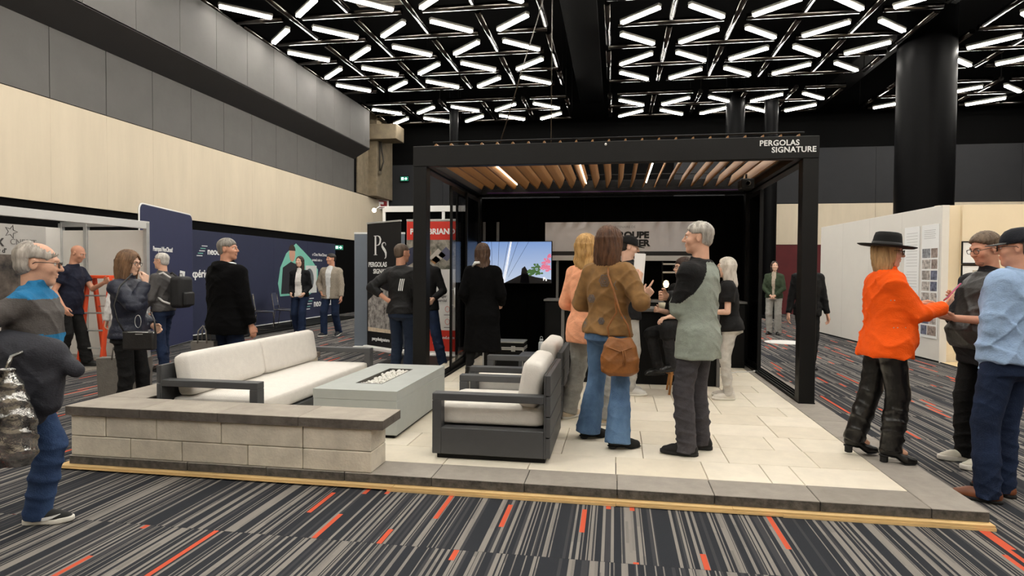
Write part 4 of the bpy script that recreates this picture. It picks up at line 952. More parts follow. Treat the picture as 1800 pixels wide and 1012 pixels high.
def np_mesh(name, verts, quads):
    me = bpy.data.meshes.new(name)
    me.vertices.add(len(verts)); me.vertices.foreach_set('co', np.ascontiguousarray(verts, F32).ravel())
    nq = len(quads)
    me.loops.add(nq*4); me.polygons.add(nq)
    me.loops.foreach_set('vertex_index', np.ascontiguousarray(quads, np.int32).ravel())
    me.polygons.foreach_set('loop_start', np.arange(nq, dtype=np.int32)*4)
    me.polygons.foreach_set('loop_total', np.full(nq, 4, np.int32))
    me.polygons.foreach_set('use_smooth', np.ones(nq, bool))
    me.update(calc_edges=True)
    return me
def net_obj(name, fn, lo, hi, h, m, parent, fine=(), split=None):
    v, q = surface_net(fn, lo, hi, h, fine)
    me = np_mesh(name, v, q)
    o = mesh_obj(name, me, m, parent)
    if split is not None:
        cen = v[q].mean(1)
        me.polygons.foreach_set('material_index', np.ascontiguousarray(split(cen), np.int32))
    return o

def ik(a, t, l1, l2, pole):
    a, t, pole = (np.asarray(x, float) for x in (a, t, pole))
    d = t-a; L = np.linalg.norm(d); Lm = min(L, (l1+l2)*0.998); d = d/max(L, 1e-6); t = a + d*Lm
    x = (l1*l1 - l2*l2 + Lm*Lm)/(2*Lm); hh = math.sqrt(max(l1*l1-x*x, 0))
    pv = pole - d*(pole @ d); pv = pv/max(np.linalg.norm(pv), 1e-6)
    return a + d*x + pv*hh, t
def unit(v): v = np.asarray(v, float); return v/max(np.linalg.norm(v), 1e-9)

class Hand:
    """palm, four fingers and a thumb; d = direction of the fingers, n = palm normal (the way fingers curl)"""
    def __init__(s, wrist, d, n, side, size, curl=0.45, point=False, spread=0.0, thumb=0.6):
        s.w = np.asarray(wrist, float); d = unit(d); n = np.asarray(n, float); n = unit(n - d*(n @ d))
        lat = np.cross(d, n)*side          # towards the thumb
        s.d, s.n, s.lat = d, n, lat
        s.L = size; L = size; s.prims = []
        s.c = s.w + d*L*0.5; s.rad = L*0.85
        pa = s.w + d*L*0.06; pb = s.w + d*L*0.46
        s.palm = [(pa + lat*L*0.07, pb + lat*L*0.135), (pa, pb + lat*L*0.045), (pa, pb - lat*L*0.045), (pa - lat*L*0.07, pb - lat*L*0.13)]
        rp = L*0.075
        for a, b in s.palm: s.prims.append((a, b, L*0.085, rp))
        lens = [0.43, 0.48, 0.45, 0.35]; rf = L*0.050
        for i, (o, ln) in enumerate(zip((0.135, 0.045, -0.045, -0.13), lens)):
            k = pb + lat*L*o - d*L*0.01
            c = 0.08 if (point and i == 0) else (1.35 if point else curl*(1+0.12*i))
            q = k; ang = 0
            dd = unit(d + lat*(o*spread*2))
            for seg, fr in enumerate((0.45, 0.31, 0.24)):
                ang += c*(0.75 if seg == 0 else 0.9)
                e = q + (dd*math.cos(ang) + n*math.sin(ang))*ln*L*fr
                s.prims.append((q, e, rf*(1-0.08*seg), rf*(0.92-0.1*seg))); q = e
        t0 = s.w + d*L*0.16 + lat*L*0.13 + n*L*0.03
        t1 = t0 + unit(d*0.75 + lat*0.62*(1.1-thumb*0.4) + n*0.35*thumb)*L*0.24
        t2 = t1 + unit(d*0.95 + lat*0.12*(1-thumb) + n*0.35*thumb)*L*0.21
        s.prims += [(s.w + d*L*0.08 + lat*L*0.05, t0, L*0.075, L*0.07), (t0, t1, L*0.068, L*0.055), (t1, t2, L*0.054, L*0.042)]
    def sdf(s, p):
        d = np.linalg.norm(p - s.c.astype(F32), axis=1) - s.rad
        m = d < 0.03
        out = d + 0.03
        if m.any():
            q = p[m]; e = None
            for i, (a, b, r1, r2) in enumerate(s.prims):
                f = cone(q, a, b, r1, r2); e = f if e is None else smin(e, f, s.L*(0.05 if i < 4 else 0.018))
            out[m] = e
        return out
def m4(fr):
    M = Matrix.Identity(4)
    for i in range(3):
        for j in range(3): M[i][j] = fr.R[i, j]
        M[i][3] = fr.o[i]
    return M
def cloth(name, rgb, var=0.12, rough=0.85, bump=0.35, bscale=90, scale=14, rgb2=None, spec=0.3):
    return mat(name, rgb, rough, 0, var, scale, bump, bscale, rgb2=rgb2, spec=spec, fold=0.42, stretch=(1, 1, 1.4))
def skin_mat(name, rgb): return mat(name, rgb, 0.5, 0, 0.07, 22, 0.08, 160, spec=0.35)
def hair_mat(name, rgb, rgb2=None): return mat(name, rgb, 0.55, 0, 0.35, 30, 0.5, 70, rgb2=rgb2, stretch=(1, 1, 0.18), spec=0.35)

class Person:
    def __init__(s, label, loc, face, H, skin, hair, top, bottom, shoes, pose=None, h=0.010, wide=1.0, belly=0.0, fem=False, glasses=None, seed=1.0, brow=None, ears=True, group=None, beard=None):
        s.H = H; s.s = k = H/1.75; pose = pose or {}; s.pose = pose; s.seed = seed; s.fem = fem
        g = pose.get
        pel = V(g('px', 0), g('py', 0), 0.53*H - g('drop', 0.0) + (shoes.get('heel', 0.0) if shoes else 0))
        s.tw = rotz(rad(g('twist', 0)))
        Rt = s.tw @ roty(rad(g('side', 0))) @ rotx(-rad(g('lean', 0)))
        s.T = Frame(pel, Rt); s.Rp = rotz(rad(g('hips', 0)))
        sw = (0.084 if fem else 0.094)*H*wide*g('shw', 1.0)
        shz = 0.257*H
        s.sh = {+1: s.T.w(sw, -0.005, shz+g('shr_r', 0)), -1: s.T.w(-sw, -0.005, shz+g('shr_l', 0))}
        s.nb = s.T.w(0, -0.012*k, 0.300*H)
        s.hs = hs = math.sqrt(k)*g('head', 1.0)
        Rh = rotz(rad(g('yaw', 0))) @ rotx(-rad(g('nod', 0))) @ roty(rad(g('tilt', 0)))
        hc = s.nb + V(0, 0, H - 0.118*hs - (0.83*H)) + rotz(rad(g('twist', 0))) @ V(0, 0.022*k + g('hfwd', 0), 0) + V(0, 0, g('hup', 0))
        s.Hd = Frame(hc, Rh*1.0)
        # arms
        ua, fa = 0.168*H, 0.148*H
        s.el, s.wr, s.hand = {}, {}, {}
        for side, nm in ((1, 'r'), (-1, 'l')):
            tgt = g('hand_'+nm, (side*(0.135*H + 0.045), 0.03, 0.475*H))
            pole = g('elbow_'+nm, (side*0.35, -1, -0.15))
            e, wv = ik(s.sh[side], tgt, ua, fa, pole)
            s.el[side], s.wr[side] = e, wv
            hd = g('hdir_'+nm, None); hn = g('hnor_'+nm, (-side, 0.15, 0))
            if hd is None: hd = wv - e
            if g('nohand_'+nm, False): continue
            s.hand[side] = Hand(wv, hd, hn, side, 0.108*H*g('hsize', 1.0), g('curl_'+nm, 0.42), g('point_'+nm, False), thumb=g('thumb_'+nm, 0.6))
        # legs
        s.hip = {+1: pel + s.Rp @ V(0.052*H, 0, -0.005), -1: pel + s.Rp @ V(-0.052*H, 0, -0.005)}
        s.kn, s.an, s.ft = {}, {}, {}
        heel = shoes.get('heel', 0.0) if shoes else 0
        for side, nm in ((1, 'r'), (-1, 'l')):
            fx, fy, fyaw, lift, pit = (tuple(g('foot_'+nm, (side*0.095, 0.0, -side*10))) + (0, 0))[:5]
            az = 0.048*H + heel + lift
            kn, an = ik(s.hip[side], (fx, fy, az), 0.245*H, 0.238*H, g('knee_'+nm, (side*0.12, 1, 0)))
            s.kn[side], s.an[side] = kn, an
            s.ft[side] = Frame(V(an[0], an[1], an[2] - 0.048*H), rotz(rad(fyaw)) @ rotx(-rad(pit)))
        # ---- torso sections
        def torso(extra=0.0, lo=-0.10, wid=1.0):
            b = belly
            if fem: rows = [(-0.24, .174, .116, -.006), (-0.10, .180, .126, -.012), (-0.02, .170, .116, -.004), (0.10, .136, .098, .006), (0.17, .132, .096, .008), (0.27, .146, .115, .014), (0.36, .152, .112, .010), (0.44, .142, .088, -.004), (0.485, .120, .072, -.010), (0.53, .062, .056, -.012)]
            else: rows = [(-0.24, .172, .118, -.004), (-0.10, .174, .122, -.008), (0.0, .166, .116, -.002), (0.10, .152, .108, .004), (0.20, .154, .112, .006), (0.31, .170, .122, .006), (0.41, .176, .116, 0), (0.465, .160, .092, -.008), (0.50, .115, .072, -.010), (0.54, .064, .058, -.012)]
            out = []
            for z, a, d, cy in rows:
                bb = b*math.exp(-((z-0.07)/0.13)**2)
                out.append((z*k, 0, (cy + bb*0.55)*k, (a*wide*wid + bb*0.45)*k + extra, (d + bb*0.62)*k*(0.5+0.5*wide) + extra))
            return out
        s.torso = torso
        lod = h/0.010
        s.h = h
        # ---- body
        skinm = skin_mat('skin_%d_%d_%d' % skin, skin)
        bd = s.bounds(0.12)
        fine = [(s.Hd.o, 0.135, min(h, 0.0052*max(1, lod*0.9)))] + [(hd.c, hd.L*0.62, min(h, 0.0056*max(1, lod*0.9))) for hd in s.hand.values()]
        body = net_obj('person', s.body_sdf, bd[0], bd[1], max(h, 0.0115), skinm, None, fine)
        body.location = loc; body.rotation_euler = (0, 0, rad(face))
        tag(body, label, 'person', group)
        s.o = body
        # ---- clothes
        s.pr = (bottom or {}).get('r', (0.088, 0.068, 0.060))
        for i, t in enumerate(top if isinstance(top, (list, tuple)) else [top]): s.make_top(t, i)
        if bottom: s.make_bottom(bottom)
        if shoes: s.make_shoes(shoes)
        if hair: s.make_hair(hair)
        s.face_bits(brow, glasses, beard)
    def bounds(s, m):
        pts = [s.Hd.o, s.T.o] + list(s.sh.values()) + list(s.el.values()) + list(s.wr.values()) + list(s.kn.values()) + list(s.an.values()) + [hd.c for hd in s.hand.values()] + [f.w(0, 0.15, 0) for f in s.ft.values()]
        pts = np.array(pts); lo = pts.min(0) - m - 0.03; hi = pts.max(0) + m + 0.03; hi[2] += 0.06
        lo[2] = min(lo[2], -0.01)
        return lo, hi
    def head_sdf(s, p):
        q = s.Hd.loc(p)/F32(s.hs)
        m = np.linalg.norm(q - np.array([0, 0, -0.02], F32), axis=1) < 0.23
        out = (np.linalg.norm(q - np.array([0, 0, -0.02], F32), axis=1) - 0.16)
        if m.any():
            q = q[m]; qx = q.copy(); qx[:, 0] = np.abs(qx[:, 0])
            d = ell(qx, (0, -0.012, 0.030), (0.073, 0.094, 0.084))
            d = smin(d, ell(qx, (0, 0.028, -0.028), (0.060, 0.064, 0.082)), 0.03)
            d = smin(d, ell(qx, (0, 0.028, -0.070), (0.052, 0.055, 0.042)), 0.025)
            d = smin(d, cone(qx, (0.0, 0.070, -0.098), (0.012, 0.068, -0.098), 0.020, 0.018), 0.022)
            d = smin(d, ell(qx, (0.040, 0.060, -0.024), (0.024, 0.026, 0.024)), 0.025)
            d = smin(d, cone(qx, (0.0, 0.088, 0.026), (0.040, 0.076, 0.026), 0.010, 0.010), 0.018)
            e = ell(qx, (0.031, 0.100, 0.006), (0.019, 0.016, 0.011)); d = smax(d, -e, 0.016)
            n = cone(qx, (0, 0.090, 0.018), (0, 0.112, -0.022), 0.007, 0.012)
            n = smin(n, ell(qx, (0.010, 0.100, -0.026), (0.009, 0.010, 0.008)), 0.008)
            d = smin(d, n, 0.010)
            d = smin(d, ell(qx, (0, 0.092, -0.051), (0.024, 0.009, 0.0065)), 0.006)
            d = smin(d, ell(qx, (0, 0.090, -0.064), (0.020, 0.009, 0.0075)), 0.006)
            d = smax(d, -ell(qx, (0, 0.101, -0.0575), (0.022, 0.006, 0.0022)), 0.004)
            ear = ell(qx, (0.077, -0.006, -0.004), (0.009, 0.020, 0.032)); ear = smax(ear, -ell(qx, (0.087, -0.002, -0.002), (0.006, 0.011, 0.019)), 0.006)
            d = smin(d, ear, 0.008)
            out[m] = d
        return out*F32(s.hs)
    def body_sdf(s, p):
        k = s.s
        d = s.head_sdf(p)
        nr = (0.050 if s.fem else 0.058)*k
        d = smin(d, cone(p, s.nb - V(0, 0, 0.04*k), s.Hd.w(0, -0.022*s.hs, -0.055*s.hs), nr*1.12, nr*0.95), 0.03)
        d = smin(d, loft(p, s.T, [r for r in s.torso(-0.030) if r[0] > -0.11*k]), 0.03)
        for sd in (1, -1): d = smin(d, cone(p, s.nb - V(0, 0, 0.02*k), s.sh[sd], 0.045*k, 0.036*k), 0.02)
        for sd in (1, -1):
            d = smin(d, chain(p, [s.sh[sd], s.el[sd], s.wr[sd]], [0.040*k, 0.037*k, 0.026*k]), 0.03)
            if sd in s.hand: d = smin(d, s.hand[sd].sdf(p), 0.012)
            mid = s.kn[sd]*0.62 + s.an[sd]*0.38
            d = smin(d, chain(p, [s.hip[sd], s.kn[sd], mid, s.an[sd]], [0.070*k, 0.045*k, 0.045*k, 0.034*k]), 0.02)
            fr = s.ft[sd]
            d = smin(d, cone(p, s.an[sd], fr.w(0, 0.10*k, 0.030*k), 0.034*k, 0.022*k), 0.02)
        return d
    def pants_core(s, p, grow=0.014):
        k = s.s; rt, rk, ra = s.pr; PF = Frame(s.T.o, s.Rp)
        d = ell(p, PF.w(0, -0.05*k, -0.045*k), (0.138*k+grow, 0.080*k+grow, 0.10*k+grow))
        for sd in (1, -1):
            hp, kn, an = s.hip[sd], s.kn[sd], s.an[sd]
            d = smin(d, chain(p, [hp, kn, an], [rt*k+grow, rk*k+grow, ra*k+grow]), 0.03)
        return d
    def make_top(s, t, i=0):
        k = s.s; lo = t.get('hem', -0.14)*k; ex = t.get('loose', 0.012); sl = t.get('sleeve', 1.0); flare = t.get('flare', 0.0)
        tab = [list(r) for r in s.torso(ex, wid=t.get('wid', 1.0))]
        # extend to the hem
        z0 = tab[0][0]
        if lo < z0:
            base = tab[0]; f = (z0-lo)
            tab.insert(0, [lo-0.05, 0, base[2]+t.get('cy', 0), base[3]+flare*f, base[4]+flare*f])
        else:
            for r in tab:
                if r[0] < 0.05*k: r[3] += flare*(0.05*k-r[0]); r[4] += flare*(0.05*k-r[0])
        if t.get('box', 0):
            for r in tab:
                if r[0] < 0.3*k: r[3] = max(r[3], (r[3]*(1-t['box']) + tab[-5][3]*t['box']))
        col = t.get('collar', 0.03); ra = t.get('arm', 0.012); amp = t.get('amp', 0.009); fq = t.get('freq', 22.0)
        st = t.get('st', (1, 1, 0.8)); n = t.get('n', 2.2); quilt = t.get('quilt', 0)
        vneck = t.get('vneck')
        def fn(p):
            d = loft(p, s.T, tab, n)
            if t.get('cover', True): d = smin(d, s.pants_core(p, 0.010+amp), 0.03)
            d = smax(d, (lo - s.T.loc(p)[:, 2]), 0.012)
            for sd in (1, -1):
                if sl <= 0: continue
                a, e, wv = s.sh[sd], s.el[sd], s.wr[sd]
                r0, r1, r2 = 0.060*k+ra, 0.046*k+ra, 0.034*k+ra*t.get('cuff', 0.8)
                if sl <= 0.5:
                    end = a + (e-a)*(sl/0.5); c = cone(p, a, end, r0, r0 + (r1-r0)*sl*1.2); dr = unit(e-a)
                else:
                    end = e + (wv-e)*((sl-0.5)/0.5); c = chain(p, [a, e, end], [r0, r1, r1 + (r2-r1)*((sl-0.5)/0.5)], 0.01); dr = unit(wv-e)
                m = np.linalg.norm(p - end.astype(F32), axis=1) < 0.12
                pl = (p - end.astype(F32)) @ dr.astype(F32)
                c = np.where(m, np.maximum(c, pl), c)
                d = smin(d, c, 0.035)
            for sd in (1, -1): d = smin(d, cone(p, s.nb - s.T.R @ V(0, 0, 0.035*k), s.sh[sd], 0.055*k+ex*0.7, 0.052*k+ra), 0.03)
            if col:
                c = cone(p, s.nb - V(0, 0, 0.03), s.nb + s.T.R @ V(0, 0.010*k, col), 0.062*k+ex*0.5, 0.060*k+ex*0.4)
                top_pl = (p - (s.nb + s.T.R @ V(0, 0.0, col)).astype(F32)) @ unit(s.T.R @ V(0, -0.35, 1)).astype(F32)
                d = smin(d, smax(c, top_pl, 0.008), 0.02)
            if t.get('hood'):
                d = smin(d, ell(p, s.T.w(0, -0.085*k, 0.30*s.H-0.012), (0.125*k, 0.075*k, 0.075*k)), 0.03)
            if vneck:
                q = s.T.loc(p); zz = q[:, 2] - vneck*k; wv_ = np.abs(q[:, 0]) - np.maximum(zz, 0)*t.get('vw', 0.28)
                d = np.maximum(d, -np.maximum(wv_, -(q[:, 1]-0.03)))
            if amp:
                d = d + F32(amp)*wrinkle(p, fq, s.seed+i*3.1, st).astype(F32)
            if quilt:
                z = p[:, 2]; d = d + F32(0.006)*(1-np.abs(np.sin(z*PI/quilt))**0.6).astype(F32)
            return d
        bd = s.bounds(0.14 + ex + flare*0.1)
        lo_z = max(-0.01, s.T.o[2] + lo - 0.08) if abs(s.pose.get('lean', 0)) < 25 else 0
        bd[0][2] = min(lo_z, min(w[2] for w in s.wr.values()) - 0.1) if True else 0
        bd[0][2] = max(bd[0][2], -0.01); bd[1][2] = s.nb[2] + 0.14
        split = None
        if t.get('split'): split = lambda c: t['split'](s, s.T.loc(c.astype(F32)), c)
        s.top_o = net_obj(t.get('name', 'jacket'), fn, bd[0], bd[1], max(s.h*0.95, 0.0085), t['mat'], s.o, (), split)
        if t.get('label'): s.top_o['label'] = t['label']
    def make_bottom(s, t):
        k = s.s; rt, rk, ra = t.get('r', (0.088, 0.068, 0.060)); cuff = t.get('cuff', 0.035); wz = t.get('waist', 0.10)
        ex = t.get('loose', 0.006); amp = t.get('amp', 0.008); fq = t.get('freq', 24.0)
        tab = s.torso(ex - 0.006); tab = [r for r in tab if r[0] > -0.12*k and r[0] < 0.16*k]
        PF = Frame(s.T.o, s.Rp)
        def fn(p):
            d = loft(p, PF, tab)
            d = smax(d, ell(p, PF.o - V(0, 0, 0.02), (0.30*k, 0.26*k, 0.20*k)), 0.03)
            q = s.T.loc(p); d = smax(d, q[:, 2]-wz*k, 0.006)
            d = smin(d, ell(p, PF.w(0, -0.05*k, -0.045*k), (0.138*k, 0.080*k, 0.10*k)), 0.04)
            for sd in (1, -1):
                hp, kn, an = s.hip[sd] + s.Rp @ V(sd*0.002*k, 0, 0.0), s.kn[sd], s.an[sd]
                end = an + unit(an-kn)*(0.048*s.H*0.9 - cuff)
                mid = kn*0.55 + end*0.45
                c = chain(p, [hp, kn, mid, end], [rt*k, rk*k, (rk*0.5+ra*0.5)*k*1.0, ra*k], 0.02)
                c = smax(c, (p - end.astype(F32)) @ unit(an-kn).astype(F32), 0.006)
                if amp:
                    lw = np.clip((p[:, 2]-0.0)/0.5, 0, 1)
                    c = c + F32(amp)*wrinkle(p, fq, s.seed+7+sd*2.2, (1, 1, 1.15)).astype(F32)*(1.35 - 0.6*lw).astype(F32)
                d = smin(d, c, 0.03)
            return d
        bd = s.bounds(0.12); bd[1][2] = s.T.o[2] + 0.20*k; bd[0][2] = -0.01
        zl = min(s.an[1][2], s.an[-1][2]) - 0.06
        bd[0][2] = max(-0.01, zl)
        o = net_obj(t.get('name', 'trousers'), fn, bd[0], bd[1], max(s.h*0.95, 0.0085), t['mat'], s.o)
        if t.get('label'): o['label'] = t['label']
    def make_shoes(s, t):
        k = s.s*t.get('size', 1.0); heel = t.get('heel', 0.0); kind = t.get('kind', 'shoe'); hs = min(s.h, 0.008)
        soleh = t.get('soleh', 0.018)
        for sd in (1, -1):
            fr = s.ft[sd]
            fr = Frame(fr.o - V(0, 0, 0), fr.R)
            zc = t.get('shaft', 0.085)
            def up(p, fr=fr):
                q = fr.loc(p)/F32(k)
                qq = q.copy(); qq[:, 0] *= 1.08
                drop = np.interp(q[:, 1], [-0.08, 0.03, 0.09, 0.2], [0, -heel*0.15, -heel/k, -heel/k]).astype(F32) if heel else 0
                qq[:, 2] = qq[:, 2] - drop
                d = chain(qq, [(0, -0.040, 0.042), (0, 0.03, 0.044), (0.004, 0.10, 0.032), (0.0, 0.155, 0.026)], [0.042, 0.044, 0.042, 0.034], 0.02)
                d = smin(d, cone(qq, (0, -0.020, 0.05), (0, -0.018, zc), 0.046, 0.046 if zc < 0.12 else 0.05), 0.03)
                d = smax(d, qq[:, 2]-zc, 0.006)
                d = smax(d, -(qq[:, 2]-(soleh if not heel else 0.006)), 0.003)
                return d*F32(k)
            def so(p, fr=fr):
                q = fr.loc(p)/F32(k)
                qq = q.copy(); qq[:, 0] *= 1.05
                if heel:
                    drop = np.interp(q[:, 1], [-0.08, 0.03, 0.09, 0.2], [0, -heel*0.15, -heel/k, -heel/k]).astype(F32); qq[:, 2] = qq[:, 2]-drop
                z = qq[:, 2].copy(); qq[:, 2] = 0
                d = chain(qq, [(0, -0.042, 0), (0, 0.03, 0), (0.004, 0.10, 0), (0.0, 0.160, 0)], [0.044, 0.040, 0.046, 0.038], 0.02)
                toe = np.interp(q[:, 1], [0.1, 0.21], [0, 0.014]).astype(F32)
                sh_ = soleh*1.35 if not heel else 0.008
                d = np.maximum(d, np.maximum(z-sh_-toe*0.5, -z+toe*0.6))
                if heel:
                    hh = np.maximum(np.hypot(q[:, 0], q[:, 1]+0.045)-0.030, np.maximum(q[:, 2]-0.01, -q[:, 2]-heel/k))
                    d = np.minimum(d, hh)
                return d*F32(k)
            c = fr.w(0, 0.05*k, 0.04); lo = c - V(.2, .2, .07+heel); hi = c + V(.2, .2, .06+zc*k)
            sh = net_obj('shoe', up, lo, hi, hs, t['mat'], s.o)
            net_obj('sole', so, lo, hi, min(hs, 0.007), t.get('sole', t['mat']), sh)
    def make_hair(s, t):
        k = s.hs; st = t['style']; Ln = t.get('len', 0.2); vol = t.get('vol', 0.012); hl = t.get('line', 0.062)
        down = s.Hd.R.T @ V(0, 0, -1)
        amp = t.get('amp', 0.0035)
        hang = Frame(s.Hd.o, s.Hd.R if not t.get('vertical', True) else rotz(math.atan2(-s.Hd.R[0, 1], s.Hd.R[1, 1])))
        def fn(p):
            q = s.Hd.loc(p)/F32(k); x, y, z = q[:, 0], q[:, 1], q[:, 2]
            ax = np.abs(x)
            qm = q.copy()
            d = ell(qm, (0, -0.014, 0.030), (0.074+vol, 0.095+vol, 0.086+vol*t.get('topv', 1.0)))
            if st in ('short', 'ring'):
                tp = np.clip((z + 0.015)/0.085, 0, 1); tp = tp*tp*(3-2*tp)
                d = ell(qm, (0, -0.014, 0.030), (0.0765, 0.0975, 0.0885)) - F32(vol)*(0.12 + 0.88*tp).astype(F32)*np.where(z > 0.06, t.get('topv', 1.0), 1.0).astype(F32)
            if t.get('flat'): d = np.maximum(d, z - t['flat'])
            if st in ('short', 'fringe', 'buzz', 'ring'):
                d = smin(d, ell(qm, (0, -0.045, -0.020), (0.062+vol*0.5, 0.055+vol*0.6, 0.055)), 0.02)
                g = (z-hl)*0.70 + (0.092-y)*0.71 - np.maximum(ax-0.05, 0)*t.get('temple', 0.35)
                g = np.minimum(g, z + 0.075)
                side = np.where((y > -0.030) & (y < 0.04), z-0.030, 1.0)       # clear of the ear
                g = np.minimum(g, np.where(ax > 0.06, side, 1.0))
                if st == 'ring':
                    bald = np.hypot(x*0.95, (y-0.02)*0.9) - t.get('bald', 0.062); g = np.minimum(g, np.where(z > 0.05, bald*1.2, 1.0))
                d = smax(d, -g.astype(F32), 0.010)
            else:
                r = hang.loc(p)/F32(k)
                W = t.get('w', 0.092); D = t.get('d', 0.075); bk = t.get('back', -0.035); tip = t.get('tip', 0.75)
                tab = [(-Ln, 0, bk, W*tip, D*tip*0.8), (-Ln*0.6, 0, bk, W*1.02, D*0.95), (-0.05, 0, -0.022, W, D+0.012), (0.03, 0, -0.014, 0.074+vol, 0.095+vol)]
                e = loft(r, Frame(V(0, 0, 0), np.eye(3)), tab, 2.3)
                d = smin(d, e, 0.02)
                fw = t.get('face', 0.060); cutw = ax - np.interp(z, [-0.25, -0.05, 0.04, 0.085], [fw*1.1, fw, fw*0.92, 0.0]).astype(F32)
                cut = np.maximum(np.maximum(cutw, -(y - t.get('fy', 0.035))), z - 0.088)
                d = smax(d, -cut, 0.010)
                if t.get('behind', 0):
                    d = smax(d, np.where(z < 0.0, y - t['behind'], -1).astype(F32), 0.012)
            az = np.arctan2(x, -y)
            wv = np.sin(az*t.get('nst', 26) + 2.2*np.sin(z*22 + s.seed) + 1.5*np.sin(az*7)) + 0.6*np.sin(az*53 + z*30)
            wavy = t.get('wavy', 0.0)
            if wavy: d = d + F32(wavy)*(np.sin(z*48 + 2*np.sin(az*3)) * np.clip(0.02 - z, 0, 0.1)*10).astype(F32)
            d = d + F32(amp)*wv.astype(F32)
            # keep clear of the skull so it reads as a layer
            return d*F32(k)
        lo = s.Hd.o - V(0.2, 0.2, Ln*k*1.05 + 0.12 if st == 'long' else 0.16); hi = s.Hd.o + V(0.2, 0.2, 0.17)
        s.hair_o = net_obj('hair', fn, lo, hi, min(0.0062*max(1, s.h/0.010), 0.0085), t['mat'], s.o)
    def face_bits(s, brow, glasses, beard):
        M = m4(s.Hd) @ Matrix.Scale(s.hs, 4)
        for sd in (1, -1):
            mb = MB(); mb.lathe([(0, -0.0105)] + [(0.0105*math.cos(a), 0.0105*math.sin(a)) for a in np.linspace(-1.2, 1.2, 6)] + [(0, 0.0105)], seg=10)
            for f in mb.bm.faces:
                if f.calc_center_median().z > 0.0085: f.material_index = 1
            mb.xf(M @ Matrix.Translation((sd*0.031, 0.0790, 0.006)) @ Matrix.Rotation(-PI/2, 4, 'X'))
            mb.build('eye', [mat('eye_white', (225, 218, 210), 0.2), mat('eye_dark', (45, 30, 22), 0.15)], s.o)
        if brow is not None:
            for sd in (1, -1):
                mb = MB().tube([(sd*0.014, 0.0945, 0.0235), (sd*0.030, 0.0915, 0.028), (sd*0.047, 0.0795, 0.023)], [0.0028, 0.0036, 0.002], 6)
                mb.xf(M).build('eyebrow', brow, s.o)
        if glasses is not None:
            mb = MB()
            for sd in (1, -1):
                ring = [(sd*(0.032 + 0.0245*math.copysign(abs(math.cos(a))**0.6, math.cos(a))), 0.106 - 0.004*abs(math.cos(a)), 0.003 + 0.0165*math.copysign(abs(math.sin(a))**0.6, math.sin(a))) for a in np.linspace(0, 2*PI, 16, endpoint=False)]
                mb.tube(ring, 0.0022, 6, closed=True)
                mb.tube([(sd*0.057, 0.102, 0.010), (sd*0.078, 0.06, 0.012), (sd*0.082, 0.0, 0.008), (sd*0.081, -0.018, -0.010)], 0.0022, 6)
            mb.tube([(-0.008, 0.108, 0.008), (0, 0.112, 0.010), (0.008, 0.108, 0.008)], 0.0022, 6)
            mb.xf(M).build('glasses', glasses, s.o)
        if beard is not None:
            def fn(p):
                q = s.Hd.loc(p)/F32(s.hs); ax = np.abs(q[:, 0]); qx = q.copy(); qx[:, 0] = ax
                d = ell(qx, (0, 0.028, -0.072), (0.0545, 0.0575, 0.0455))
                d = smin(d, cone(qx, (0.0, 0.072, -0.098), (0.012, 0.070, -0.098), 0.022, 0.020), 0.02)
                d = smax(d, q[:, 2] + 0.030 + np.clip(q[:, 1]-0.05, 0, 1)*0.5, 0.006)
                d = smax(d, -ell(qx, (0, 0.095, -0.057), (0.026, 0.03, 0.016)), 0.006)
                return d*F32(s.hs)
            net_obj('beard', fn, s.Hd.o - V(.15, .15, .16), s.Hd.o + V(.15, .15, .05), 0.006, beard, s.o)
    def at(s, fr, *v): return Vector(fr.w(*v))
    def world(s, v): return s.o.matrix_basis @ Vector(v)
# ================================================================== the visitors
SK1, SK2, SK3 = (214, 166, 140), (202, 148, 122), (222, 180, 156)
M_blackleather = mat('black_leather', (12, 11, 11), 0.32, 0, 0.2, 20, 0.2, 60, spec=0.5, fold=0.6)
M_sole_w = mat('white_rubber', (226, 222, 212), 0.7); M_sole_k = mat('black_rubber', (14, 14, 15), 0.8)
M_specs = mat('spectacle_frame', (20, 18, 18), 0.3)
M_denim = mat('blue_denim', (72, 98, 132), 0.85, 0, 0.12, 5, 0.4, 140, rgb2=(98, 128, 162), spec=0.2, fold=0.5, stretch=(1, 1, 0.6))
M_denim_d = mat('dark_denim', (24, 34, 56), 0.85, 0, 0.15, 5, 0.4, 140, rgb2=(34, 48, 76), spec=0.2, fold=0.5)
C_black = cloth('black_cloth', (12, 12, 13)); C_black2 = cloth('soft_black_wool', (9, 9, 10), rough=0.95, spec=0.1)
BR = mat('brow_dark', (60, 44, 34), 0.8); BRG = mat('brow_grey', (128, 118, 108), 0.8)
people = {}
def head_matrix(P): return P.o.matrix_basis @ m4(P.Hd) @ Matrix.Scale(P.hs, 4)
